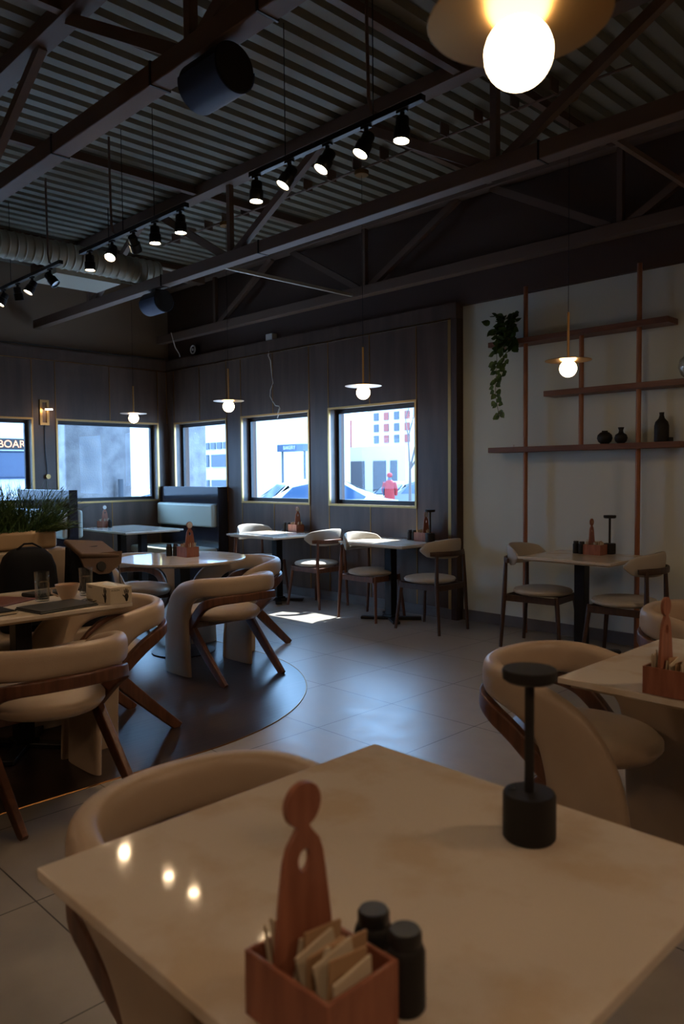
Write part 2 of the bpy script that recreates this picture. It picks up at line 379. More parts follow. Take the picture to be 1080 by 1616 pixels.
bm = B(); box(bm, -8.34, -8.2, YF, 5.7, 3.8, 3.96); tag(obj('edge_beam', bm, 'steel_brown', smooth=0), 'long dark steel beam above the round duct, against the deck', 'beam')
bm = B(); tube(bm, [(-8.15, YF, 3.87), (-8.15, 5.55, 3.87)], .018); tag(obj('conduit_pipe', bm, 'plastic_white'), 'straight pale pipe fixed along the dark beam above the duct', 'pipe')
bm = B(); bar(bm, (-5.62, 4.115, 3.225), (-5.62, 5.71, 3.225), .03, .03); tag(obj('brace_rod', bm, 'sheet', smooth=0), 'pale steel brace between middle and back trusses, above the white power box', 'brace')
bm = B(); bar(bm, (-2.03, 4.115, 3.225), (-2.03, 5.71, 3.225), .03, .03); tag(obj('brace_rod', bm, 'steel_brown', smooth=0), 'dark steel brace between middle and back trusses at the right edge', 'brace')

# duct
t = thing('air_duct', 'grey spiral round air duct hanging at upper left', 'duct', (-6.9, 4.2, 3.42))
bm = B(); prof = []; N = 420
R = []
for i in range(N+1):
    y = -5.2*i/N; r = .115+(.009 if i % 6 == 0 else 0)
    R.append([bm.verts.new((r*math.cos(2*PI*k/28), y, r*math.sin(2*PI*k/28))) for k in range(28)])
for A, Q in zip(R, R[1:]):
    for k in range(28): bm.faces.new((A[k], A[(k+1) % 28], Q[(k+1) % 28], Q[k]))
bm.faces.new(R[0]); obj('pipe_shell', bm, 'duct', t, smooth=18)
bm = B(); cyl(bm, (0, -.012, 0), (0, .012, 0), .124, n=28); obj('end_cap', bm, 'duct', t)
bm = B(); box(bm, -.55, -.06, -1.0, -.35, -.15, -.05); obj('side_takeoff', bm, 'sheet', t, smooth=0)
bm = B()
for y in (-.5, -2.2, -3.9): cyl(bm, (0, y, .11), (0, y, .53), .004, n=6)
obj('hanger_rod', bm, 'black_metal', t)

# conduits with canopies carried under the deck, and the pendants on them
bm = B(); tube(bm, [(-7.4, 4.60, 3.885), (-6.9, 4.60, 3.885), (-2.2, 4.70, 3.885)], .009)
for k in range(16): box(bm, -7.2+k*.3, -7.19+k*.3, 4.59, 4.69, 3.875, 3.965)
tag(obj('wiring_conduit', bm, 'steel_brown'), 'thin conduit pipe with clips feeding the hanging pendant lamps', 'conduit')
def pendant(x, y, z, label, first=[None]):
    if first[0] is None:
        t = thing('pendant_lamp', label, 'pendant lamp', (x, y, z), 0, 'brass disc pendant lamps')
        bm = B(); sphere(bm, (0, 0, 0), .057); obj('globe', bm, 'globe', t)
        bm = B(); lathe(bm, [(0, .047), (.04, .047), (.15, .052), (.152, .054), (.15, .056), (.03, .062), (0, .062)], n=48); obj('disc_shade', bm, 'brass', t, smooth=60)
        bm = B(); cyl(bm, (0, 0, .06), (0, 0, .37), .0085); obj('stem', bm, 'brass', t)
        bm = B(); cyl(bm, (0, 0, .37), (0, 0, 3.85-2.08), .0018, n=6); obj('cord', bm, 'black_metal', t)
        bm = B(); lathe(bm, [(0, 1.75), (.055, 1.75), (.06, 1.76), (.06, 1.782), (0, 1.782)]); obj('canopy', bm, 'brass_dark', t)
        first[0] = t; return t
    return dup(first[0], (x, y, z), 0, label)
pendant(-2.63, 4.72, 2.085, 'brass disc pendant lamp with glowing globe in front of the wall shelves')
pendant(-4.425, 4.62, 2.065, 'brass disc pendant lamp with glowing globe in front of the rightmost window')
pendant(-6.25, 4.60, 2.075, 'brass disc pendant lamp with glowing globe left of the white power cable')
pendant(-8.09, 4.60, 2.065, 'farthest left brass disc pendant lamp, in front of the side wall window')
pendant(-.735, 1.15, 2.10, 'big blown-out pendant lamp hanging close above the nearest table')

# track lighting
def track(x0, x1, label, rods, feed):
    y, z = 2.96, 3.2
    t = thing('lighting_track', label, 'lighting track', (x0, y, z))
    L = x1-x0
    bm = B(); box(bm, 0, L, -.018, .018, -.014, .016, .002); obj('rail', bm, 'black_metal', t, smooth=0)
    for r in rods: bm = B(); cyl(bm, (r-x0, 0, .016), (r-x0, 0, .765), .003, n=6); obj('hanging_cable', bm, 'black_metal', t)
    for r in feed:
        q = r-x0
        bm = B(); tube(bm, [(q, .01, .77), (q, .01, .5), (q+.01, .01, .12), (q+.03, .01, .05), (q+.08, .005, .022)], .009); obj('feed_conduit', bm, 'steel_brown', t)
    return t
track(-3.76, -2.42, 'black lighting track with five spotlights, nearest the big pendant lamp', (-3.44, -2.75), (-2.80,))
track(-5.98, -4.45, 'black lighting track with five spotlights in the middle row', (-4.86, -5.3), (-5.5,))
track(-7.95, -6.34, 'black lighting track with four spotlights at the left edge', (-7.4,), (-6.62,))
def head(x, d, on, label, e=1., first={}):
    d = Vector(d).normalized()
    t = thing('track_spotlight', label, 'spotlight', (x, 2.96, 3.186), 0, 'black track spotlights')
    q = Vector((0, 0, -.075)) 
    M = Matrix.Translation(q) @ d.to_track_quat('-Z', 'Y').to_matrix().to_4x4()
    bm = B(); cyl(bm, (0, 0, 0), (0, 0, -.045), .012, n=10); box(bm, -.03, .03, -.012, .012, -.012, 0); obj('adapter', bm, 'black_metal', t)
    bm = B(); lathe(bm, [(0, .04), (.030, .04), (.034, .03), (.034, -.012), (.041, -.016), (.042, -.078), (.038, -.078), (.038, -.062), (0, -.062)])
    bm.transform(M); hs = obj('housing', bm, 'black_metal', t)
    bm = B(); lathe(bm, [(0, -.068), (.0375, -.068), (.0375, -.0635), (0, -.0635)]); bm.transform(M); obj('lens', bm, 'lamp_lens' if on else 'lamp_off', hs)
    bm = B(); tube(bm, [M @ Vector((.031, 0, .01)), M @ Vector((.045, 0, .03)), (.018, 0, -.04), (0, 0, -.035)], .004, 6); obj('yoke', bm, 'black_metal', t)
    if on:
        p = Vector((x, 2.96, 3.186)) + M @ Vector((0, 0, -.08))
        l = light('SPOT', 'spot_beam', p, 9*e, WARM, spot_size=math.radians(75), spot_blend=.8, shadow_soft_size=.03); aim(l, d)
H = [(-3.707, (0, -.05, -1), 1, 'track spotlight at the left end of the track nearest the big pendant'), (-3.405, (-.25, -.45, -.85), 1, 'second track spotlight from the left on the nearest track, tilted to the camera'),
     (-3.09, (-.2, -.45, -.85), 1, 'middle track spotlight of the nearest track, glowing brightly'), (-2.80, (-.2, -.4, -.9), 1, 'track spotlight just left of the last one on the nearest track'),
     (-2.555, (0, -.1, -1), 1, 'track spotlight at the right end of the nearest track'),
     (-4.53, (0, 0, -1), 1, 'track spotlight at the right end of the middle track, pointing down'), (-4.855, (0, 0, -1), 1, 'second track spotlight from the right on the middle track'),
     (-5.15, (-.45, .55, -.6), 0, 'track spotlight of the middle track turned away with a white sticker'), (-5.47, (.35, -.45, -.8), 1, 'brightest track spotlight of the middle track, facing the camera'),
     (-5.83, (0, 0, -1), 1, 'track spotlight at the left end of the middle track'),
     (-6.56, (.5, .4, -.75), 0, 'dark track spotlight at the right end of the left edge track'), (-6.93, (-.1, -.45, -.85), 1, 'bright track spotlight second from the right on the left edge track'),
     (-7.25, (-.1, .25, -1), 0, 'pale lens track spotlight third from the right on the left edge track'), (-7.58, (-.1, -.45, -.85), 1, 'bright track spotlight cut by the left edge of the photo')]
for x, d, on, lb in H: head(x, d, on, lb)

# loudspeakers under the trusses
def speaker(x, y, z, s, label):
    t = thing('loudspeaker', label, 'loudspeaker', (x, y, z))
    M = Matrix.Scale(s, 4) @ Matrix.Rotation(math.radians(0), 4, 'Z')
    def D(r, a0=0, n=40): return [(r*math.cos(a0+2*PI*i/n), r*math.sin(a0+2*PI*i/n)) for i in range(n)]
    def ext(bm, poly, x0, x1):
        A = [bm.verts.new((x0, a, b)) for a, b in poly]; C = [bm.verts.new((x1, a, b)) for a, b in poly]; n = len(poly)
        for i in range(n): bm.faces.new((A[i], A[(i+1) % n], C[(i+1) % n], C[i]))
        bm.faces.new(A[::-1]); bm.faces.new(C)
        bm.transform(M)
    bm = B(); ext(bm, D(.118), -.15, .15); obj('cabinet', bm, 'matte_black', t)
    arc = [(.122*math.cos(math.radians(a)), .122*math.sin(math.radians(a))) for a in range(-190, 6, 5)]
    arc += [(.117*math.cos(math.radians(a)), .117*math.sin(math.radians(a))) for a in range(5, -191, -5)]
    bm = B(); ext(bm, arc, -.155, .155); obj('grille', bm, 'grille', t)
    bm = B(); cyl(bm, (0.15, 0, 0), (.158, 0, 0), .112, n=40); bm.transform(M); obj('end_cap', bm, 'matte_black', t)
    bm = B(); box(bm, -.04, .04, -.03, .03, .1, .15/s if s < 1 else .14); bm.transform(M); obj('bracket', bm, 'black_metal', t)
speaker(-2.77, 2.0, 3.085, .86, 'large round black loudspeaker under the nearest roof truss')
speaker(-6.66, 4.06, 3.075, .9, 'small round black loudspeaker with blue grille under the middle truss')

# back wall fittings above the panelling
t = thing('alarm_siren', 'small round white siren on the dark wall near the corner', 'siren', (-8.78, YB+.03, 3.07))
bm = B(); cyl(bm, (0, .04, 0), (0, -.02, 0), .075, n=28); obj('body', bm, 'matte_black', t)
bm = B(); R1 = [(.052*math.cos(a*PI/14), .052*math.sin(a*PI/14)) for a in range(28)]
for k in range(28):
    tube(bm, [(R1[k][0], -.024, R1[k][1]), (R1[(k+1) % 28][0], -.024, R1[(k+1) % 28][1])], .010, 6)
obj('ring', bm, 'plastic_white', t)
bm = B(); cyl(bm, (0, -.02, 0), (0, -.03, 0), .018, n=16); obj('centre_dome', bm, 'plastic_white', t)
bm = B(); tube(bm, [(-9.0, 5.70, 3.30), (-8.98, 5.71, 3.22), (-9.06, 5.80, 3.12), (-9.06, 5.86, 3.04), (-9.03, 5.85, 3.0)], .006); tag(obj('loose_cable', bm, 'plastic_white'), 'short loose white cable hanging from the back truss beside the siren', 'cable')
t = thing('power_box', 'white junction box on the back wall with a dangling cable', 'junction box', (-7.18, YB+.03, 3.0))
bm = B(); box(bm, -.06, .06, -.03, .05, -.065, .065, .006); obj('box_body', bm, 'plastic_white', t)
bm = B(); P = [(.03, -.03, -.06), (.035, -.07, -.2), (.05, -.05, -.26), (.045, -.03, -.4), (.07, -.03, -.52), (.02, -.03, -.60), (.01, -.03, -.67), (.06, -.03, -.74), (.11, -.03, -.79), (.17, -.03, -.80), (.19, -.03, -.83), (.165, -.03, -.88), (.15, -.04, -.94)]
tube(bm, P, .006); obj('cable', bm, 'plastic_white', t)
bm = B(); cyl(bm, (.185, -.03, -.83), (.16, -.03, -.89), .013, n=10); obj('inline_switch', bm, 'plastic_white', t)
bm = B(); tube(bm, [(XL+.045, -1, 2.995), (XL+.045, 3.6, 3.0), (XL+.045, 4.3, 3.005), (XL+.045, 5.1, 2.992), (XL+.045, 5.82, 3.0)], .007); tag(obj('wall_cable', bm, 'matte_black'), 'thin cable lying along the ledge of the left wall', 'cable')

# sconce between the side windows
t = thing('wall_sconce', 'brass rectangular wall sconce with small glowing disc between side windows', 'wall lamp', (XL, 4.125, 2.19))
bm = B(); box(bm, 0, .02, -.058, -.028, -.155, .155); box(bm, 0, .02, .028, .058, -.155, .155); box(bm, 0, .02, -.028, .028, .125, .155); box(bm, 0, .02, -.028, .028, -.155, -.125); obj('frame', bm, 'brass', t, smooth=0)
bm = B(); box(bm, .02, .10, -.006, .006, .035, .045); obj('arm', bm, 'brass', t)
bm = B(); lathe(bm, [(0, .04), (.045, .04), (.045, .055), (0, .055)], (.10, .02, 0)); obj('lamp_cap', bm, 'brass_dark', t)
bm = B(); lathe(bm, [(0, .024), (.042, .026), (.044, .0395), (0, .0395)], (.10, .02, 0)); obj('diffuser', bm, 'sconce_light', t)
bm = B(); tube(bm, [(.012, 0, -.15), (.012, -.005, -.35), (.012, -.002, -.5), (.012, .012, -.65), (.012, .015, -.78)], .005); obj('flex', bm, 'black_metal', t)
bm = B(); cyl(bm, (.0, .02, -.79), (.035, .02, -.79), .03, n=20); obj('dimmer_knob', bm, 'brass', t)

# ================================================================== TABLES
def table(x0, x1, y0, y1, label, group=None, base='cross', cx=None, cy=None, th=.02):
    cx = (x0+x1)/2 if cx is None else cx; cy = (y0+y1)/2 if cy is None else cy
    t = thing('dining_table', label, 'table', (cx, cy, 0), 0, group)
    bm = B(); box(bm, x0-cx, x1-cx, y0-cy, y1-cy, .75-th, .75, .003); obj('table_top', bm, 'quartz', t)
    bm = B(); box(bm, x0-cx+.03, x1-cx-.03, y0-cy+.03, y1-cy-.03, .75-th-.014, .75-th-.0005, .002); obj('under_top', bm, 'quartz_edge', t)
    bm = B(); box(bm, -.042, .042, -.042, .042, .03, .712, .004); obj('column', bm, 'black_metal', t)
    bm = B(); box(bm, -.2, .2, -.15, .15, .706, .716); obj('mounting_plate', bm, 'black_metal', t, smooth=0)
    bm = B(); M = Matrix.Rotation(math.radians(38), 4, 'Z')
    for a in (38, -38):
        M = Matrix.Rotation(math.radians(a), 4, 'Z'); box(bm, -.29, .29, -.035, .035, .004, .03, .006, M)
    box(bm, -.06, .06, -.06, .06, .02, .05, .006); obj('foot_cross', bm, 'black_metal', t)
    return t
T4 = table(-6.99, -6.18, 5.085, 5.865, 'square white table in bright sun under the middle back window')
T5 = table(-5.33, -4.515, 5.2, 5.865, 'square white table under the rightmost back window beside the brass strip', cy=5.5)
T6 = table(-3.29, -2.535, 5.15, 5.81, 'square pale table with dark chairs in front of the wall shelves', cy=5.45)
T7 = table(-1.25, -.42, 2.185, 3.01, 'square pale table at the right edge behind the nearest table')
T1 = table(-1.255, -.425, .515, 1.34, 'big pale quartz table filling the bottom of the photo, nearest the camera')
T8 = table(-4.40, -3.57, 1.18, 2.0, 'square table at left loaded with glasses, cup and glove box')
T8b = table(-4.40, -3.57, .25, 1.08, 'square table cut by the left edge beside the cluttered table')
T2 = table(-9.24, -8.05, 4.44, 5.22, 'rectangular booth table under the side wall window', cx=-8.35)
bm = B(); box(bm, -.542, -.458, -.042, .042, .03, .712, .004); obj('column', bm, 'black_metal', T2)
t = thing('round_table', 'round white table with glossy top in the middle of the dark wood floor', 'table', (-5.23, 3.37, 0))
bm = B(); lathe(bm, [(0, .73), (.49, .73), (.502, .735), (.502, .747), (.498, .75), (0, .75)], n=72); obj('table_top', bm, 'quartz', t)
bm = B(); lathe(bm, [(0, .715), (.44, .715), (.46, .7295), (0, .7295)], n=60); obj('under_top', bm, 'quartz_edge', t)
bm = B(); box(bm, -.045, .045, -.045, .045, .02, .715, .004); obj('column', bm, 'black_metal', t)
bm = B(); lathe(bm, [(0, 0), (.24, 0), (.25, .012), (.05, .03), (0, .03)], n=40); obj('base_plate', bm, 'black_metal', t)

# ================================================================== LOUNGE CHAIRS (front faces +y)
def lounge_chair(label, loc, rz):
    t = thing('lounge_chair', label, 'chair', loc, rz, 'upholstered wraparound chairs')
    bm = B()
    lathe(bm, [(0, .385), (.17, .390), (.228, .404), (.248, .430), (.248, .450), (.230, .470), (.17, .482), (0, .486)], (0, -.005, 0), 40, 1, 1.12)
    obj('seat', bm, 'uphol', t, smooth=80)
    st = [((.262, .175, .004), (0, 1, 0), .155, .024), ((.266, .175, .12), (0, 1, 0), .152, .027), ((.270, .168, .26), (0, 1, .02), .148, .029), ((.275, .150, .39), (0, .97, .22), .138, .031),
          ((.280, .107, .494), (0, .86, .5), .122, .033), ((.286, .040, .571), (0, .55, .84), .094, .035), ((.288, -.05, .617), (0, .25, .97), .072, .036),
          ((.280, -.135, .640), (0, .08, 1), .065, .036), ((.242, -.225, .651), (0, 0, 1), .063, .036), ((.150, -.293, .655), (0, 0, 1), .063, .036), ((0, -.320, .657), (0, 0, 1), .063, .036)]
    bm = B(); sweep(bm, mirror_st(st), 4, 20, 2.8); obj('back_band', bm, 'uphol', t, smooth=80)
    # seam piping down the outer edge of each padded leg
    wd = [((.252, .035, .345), (0, .6, .8), .034, .018), ((.262, -.03, .405), (0, .6, .8), .034, .018), ((.276, -.12, .485), (0, .55, .84), .034, .018), ((.276, -.20, .535), (0, .35, .94), .033, .018),
          ((.230, -.280, .562), (0, .1, 1), .028, .017), ((.14, -.330, .573), (0, 0, 1), .028, .017), ((0, -.350, .575), (0, 0, 1), .028, .017)]
    bm = B(); sweep(bm, mirror_st(wd), 4, 12, 6); obj('wood_rail', bm, 'walnut', t, smooth=50)
    for s in (-1, 1):
        bm = B(); sweep(bm, [((s*.252, .045, .380), (0, 1, 0), .038, .018), ((s*.252, -.03, .30), (0, 1, 0), .037, .018), ((s*.250, -.195, .145), (0, 1, 0), .032, .017), ((s*.246, -.355, .002), (0, 1, 0), .027, .014)], 3, 12, 6)
        obj('leg', bm, 'walnut', t, smooth=50)
    bm = B(); box(bm, -.25, .25, 0.0, .06, .345, .386, .004); obj('under_rail', bm, 'walnut', t)
    return t
LC = lounge_chair('beige wraparound chair right of the round table, nearest the camera there', (-4.475, 3.215, 0), PI/2)
def LD(x, y, rz, lb): return dup(LC, (x, y, 0), math.radians(rz), lb)
LD(-5.10, 3.80, 180, 'beige wraparound chair behind the round table on the window side')
LD(-5.86, 3.36, -90, 'beige wraparound chair on the far left side of the round table')
LD(-3.30, 1.41, 90, 'beige wraparound chair at far left with curved back toward the camera')
LD(-3.17, .74, 90, 'beige wraparound chair only its wooden leg visible at the left edge')
LD(-3.92, 1.97, 180, 'beige wraparound chair at the end of the cluttered table beside the glove box')
LD(-1.25, .95, -90, 'beige wraparound chair at the nearest table, back and wood leg at lower left')
LD(-1.36, 2.575, -92, 'beige wraparound chair at right behind the black table lamp')
LD(-1.38, 3.95, -90, 'beige wraparound chair mostly hidden at the right edge behind the table number')

# ================================================================== BISTRO CHAIRS (front faces +y)
def bistro(label, loc, rz, wood):
    t = thing('bistro_chair', label, 'chair', loc, rz, 'small round seat chairs by the walls')
    bm = B(); lathe(bm, [(0, .425), (.19, .428), (.228, .440), (.236, .455), (.228, .468), (.19, .478), (0, .485)], n=36, sy=.98); obj('seat', bm, 'seat_fabric', t, smooth=80)
    st = []
    for i in range(-6, 7):
        a = math.radians(i*11.5); k = abs(i)/6; hw = .076*math.sqrt(max(0, 1-k**2.6))+.012; ww = .024*(1-k*.45)
        st.append(((.262*math.sin(a), -.262*math.cos(a)+.005, .742-.012*k), (0, -.12, 1), hw, ww))
    bm = B(); sweep(bm, st, 2, 16, 2.3); obj('back_pad', bm, 'seat_fabric', t, smooth=80)
    rl = []
    for i in range(-4, 5):
        a = math.radians(i*12.5); rl.append(((.30*math.sin(a), -.30*math.cos(a)+.005, .70), (0, 0, 1), .022 if abs(i) < 4 else .018, .011))
    bm = B(); sweep(bm, rl, 2, 10, 5); obj('back_rail', bm, wood, t, smooth=50)
    for s in (-1, 1):
        bm = B(); cyl(bm, (s*.205, -.265, 0), (s*.20, -.235, .44), .0135, .019, 12); cyl(bm, (s*.20, -.235, .44), (s*.188, -.228, .70), .019, .014, 12); obj('leg', bm, wood, t)
        bm = B(); cyl(bm, (s*.205, .235, 0), (s*.165, .19, .43), .0135, .019, 12); obj('leg', bm, wood, t)
        bm = B(); box(bm, s*.185-.011, s*.185+.011, -.235, .19, .375, .425, .002); obj('side_apron', bm, wood, t)
    bm = B(); box(bm, -.19, .19, -.245, -.225, .375, .425, .002); obj('rear_apron', bm, wood, t)
    bm = B(); box(bm, -.165, .165, .18, .20, .375, .425, .002); obj('front_apron', bm, wood, t)
    return t
BC = bistro('small chair at right of the sunlit table, round seat half in sun', (-6.05, 5.57, 0), PI/2, 'walnut')
dup(BC, (-6.93, 5.53, 0), -PI/2, 'small chair with sun-bleached back left of the sunlit middle table')
dup(BC, (-5.11, 5.44, 0), -PI/2, 'small chair with white sunlit back, left of the table under the rightmost window')
BD = bistro('small chair seen from behind beside the brass strip, brown seat in shade', (-4.37, 5.41, 0), PI/2, 'dark_wood')
dup(BD, (-3.25, 5.45, 0), math.radians(-84), 'dark small chair left of the table in front of the shelves')
dup(BD, (-2.55, 5.40, 0), math.radians(94), 'dark small chair right of the table in front of the shelves')

# ================================================================== BOOTHS AND BANQUETTE
t = thing('booth_bench', 'booth bench with pale cushions and glossy dark top panel in the room corner', 'booth', (-8.73, 5.6, 0))
bm = B(); box(bm, -.68, .68, .15, .27, .1, 1.25, .004); obj('back_panel', bm, 'booth_panel', t)
bm = B(); box(bm, .66, .70, -.36, .27, .0, .44, .004); box(bm, .66, .70, .12, .27, .44, 1.25, .004); obj('side_panel', bm, 'booth_panel', t)
bm = B(); box(bm, -.66, .65, .06, .149, .735, 1.03, .03); obj('back_cushion', bm, 'booth_pad', t, smooth=60)
bm = B(); box(bm, -.66, .655, -.36, .14, .38, .475, .03); obj('seat_cushion', bm, 'booth_pad', t, smooth=60)
bm = B(); box(bm, -.66, .655, -.32, .14, 0, .378); obj('plinth', bm, 'booth_panel', t)
t = thing('booth_bench', 'double sided booth bench with white cushions behind the fern planter', 'booth', (-8.72, 3.81, 0))
bm = B(); box(bm, -.68, .70, -.05, .05, .0, 1.25, .004); obj('back_panel', bm, 'booth_panel', t)
for s in (-1, 1):
    bm = B(); box(bm, -.66, .68, s*.051 if s > 0 else -.12, .12 if s > 0 else -.051, .72, 1.03, .03); obj('back_cushion', bm, 'booth_pad', t, smooth=60)
    bm = B(); box(bm, -.66, .68, .052 if s > 0 else -.56, .56 if s > 0 else -.052, .38, .475, .03); obj('seat_cushion', bm, 'booth_pad', t, smooth=60)
    bm = B(); box(bm, -.66, .68, .052 if s > 0 else -.5, .5 if s > 0 else -.052, 0, .378); obj('plinth', bm, 'booth_panel', t)
t = thing('banquette', 'tan upholstered banquette holding the bags beside the cluttered table', 'banquette', (-4.9, 1.0, 0))
bm = B(); box(bm, -.12, .03, -2.4, 1.28, 0, .935, .02); obj('backrest', bm, 'uphol', t, smooth=60)
bm = B(); box(bm, .032, .43, -2.4, 1.42, .36, .465, .03); obj('seat', bm, 'uphol', t, smooth=60)
bm = B(); box(bm, .032, .40, -2.4, 1.38, 0, .358); obj('plinth', bm, 'dark_wood', t)
# planter with fern-like grass
t = thing('planter_box', 'long tan planter box full of ferny green grass on the banquette back', 'planter', (-4.93, .95, .938))
bm = B(); box(bm, -.13, .06, -2.3, 1.25, 0, .115, .022); obj('trough', bm, 'planter', t, smooth=60)
bm = B(); rnd = random.Random(3)
def blade(bm, p, d, L, w, droop, seg=4):
    p = Vector(p); d = Vector(d).normalized(); side = d.cross(Vector((rnd.uniform(-1, 1), rnd.uniform(-1, 1), .3))).normalized(); prev = None
    for i in range(seg+1):
        k = i/seg; ww = w*(1-k)*.9+.0006
        a, b = bm.verts.new(p-side*ww), bm.verts.new(p+side*ww)
        if prev: bm.faces.new((prev[0], prev[1], b, a))
        prev = (a, b); p = p + d*L/seg; d = (d+Vector((0, 0, -droop/seg))).normalized()
for i in range(3200):
    y = rnd.uniform(-1.1, 1.24); x = rnd.uniform(-.12, .05); a = rnd.uniform(0, 2*PI); out = rnd.uniform(.05, .75)
    d = Vector((math.cos(a)*out, math.sin(a)*out+(0.55 if y > 1.1 else 0), 1))
    L = rnd.uniform(.16, .38); p = Vector((x, y, .10)); blade(bm, p, d, L, .0036, rnd.uniform(.1, 1.1))
    if i % 2:     # little leaflets
        for k in range(7):
            q = p+d.normalized()*L*(.25+.09*k); s = 1 if k % 2 else -1
            blade(bm, q, d.normalized()+Vector((-d.y, d.x, 0))*s*1.1+Vector((0, 0, -.1)), .035, .0026, .4, 2)
obj('fern_leaves', bm, 'leaf', t, smooth=0)
bm = B()
for i in range(70):
    a = rnd.uniform(-.3, 1.1); d = Vector((math.cos(a)*.8, math.sin(a)+.4, .35)); p = Vector((rnd.uniform(-.08, .04), rnd.uniform(1.1, 1.24), .1)); L = rnd.uniform(.12, .24)
    blade(bm, p, d, L, .003, .5)
    for k in range(8):
        q = p+d.normalized()*L*(.2+.09*k); s = 1 if k % 2 else -1; blade(bm, q, d.normalized()+Vector((-d.y, d.x, .1))*s, .04, .003, .3, 2)
obj('pale_leaves', bm, 'leaf_pale', t, smooth=0)

# bags on the banquette
def loft(bm, rings, n=28, p=3):      # rings: z, cx, cy, hx, hy
    R = []
    for z, cx, cy, hx, hy in rings:
        R.append([bm.verts.new((cx+hx*math.copysign(abs(math.cos(2*PI*i/n))**(2/p), math.cos(2*PI*i/n)), cy+hy*math.copysign(abs(math.sin(2*PI*i/n))**(2/p), math.sin(2*PI*i/n)), z)) for i in range(n)])
    for A, Q in zip(R, R[1:]):
        for i in range(n): bm.faces.new((A[i], A[(i+1) % n], Q[(i+1) % n], Q[i]))
    bm.faces.new(R[0][::-1]); bm.faces.new(R[-1])
t = thing('backpack', 'black backpack with thin carry loop sitting on the banquette', 'bag', (-4.70, 1.93, .466))
bm = B(); loft(bm, [(0, 0, 0, .10, .16), (.03, 0, 0, .115, .175), (.25, 0, 0, .11, .175), (.38, 0, 0, .10, .165), (.45, 0, 0, .085, .14), (.49, 0, 0, .06, .10), (.505, 0, 0, .02, .05)]); obj('body', bm, 'bag_black', t, smooth=80)
bm = B(); loft(bm, [(.03, .10, 0, .02, .12), (.05, .11, 0, .035, .13), (.22, .11, 0, .035, .13), (.26, .10, 0, .01, .12)]); obj('front_pocket', bm, 'bag_black', t, smooth=80)
bm = B(); tube(bm, [(0.02, -.09, .455), (.03, -.07, .50), (.03, -.03, .528), (.03, .02, .528), (.03, .07, .50), (.02, .10, .45)], .006); obj('carry_loop', bm, 'bag_black', t)
t = thing('shoulder_bag', 'dark shoulder bag with folded brown flap right of the black backpack', 'bag', (-4.62, 2.29, .466))
bm = B(); loft(bm, [(0, 0, 0, .11, .155), (.03, 0, 0, .12, .165), (.25, 0, 0, .11, .15), (.42, -.01, -.01, .09, .13), (.49, -.02, -.04, .05, .10)]); obj('body', bm, 'bag_black', t, smooth=80)
bm = B(); M = Matrix.Translation((.02, .0, .47)) @ Matrix.Rotation(math.radians(18), 4, 'Y') @ Matrix.Rotation(math.radians(-6), 4, 'X')
box(bm, -.12, .13, -.13, .14, -.012, .02, .012, M)
M2 = Matrix.Translation((.135, .01, .395)) @ Matrix.Rotation(math.radians(74), 4, 'Y'); poly = [(-.06, -.14), (-.06, .15), (.02, .13), (.075, .04), (.075, -.03), (.02, -.12)]
A = [bm.verts.new(M2 @ Vector((a, b, 0))) for a, b in poly]; C = [bm.verts.new(M2 @ Vector((a, b, .012))) for a, b in poly]
for i in range(6): bm.faces.new((A[i], A[(i+1) % 6], C[(i+1) % 6], C[i]))
bm.faces.new(A[::-1]); bm.faces.new(C); fl = obj('flap', bm, 'bag_tan', t, smooth=50)
bm = B(); cyl(bm, (.145, .0, .37), (.165, .0, .375), .03, n=20); obj('clasp', bm, 'matte_black', fl)
bm = B(); tube(bm, [(.0, .15, .42), (.06, .17, .38), (.08, .175, .2), (.09, .17, .04)], .005); obj('strap', bm, 'chrome', t)

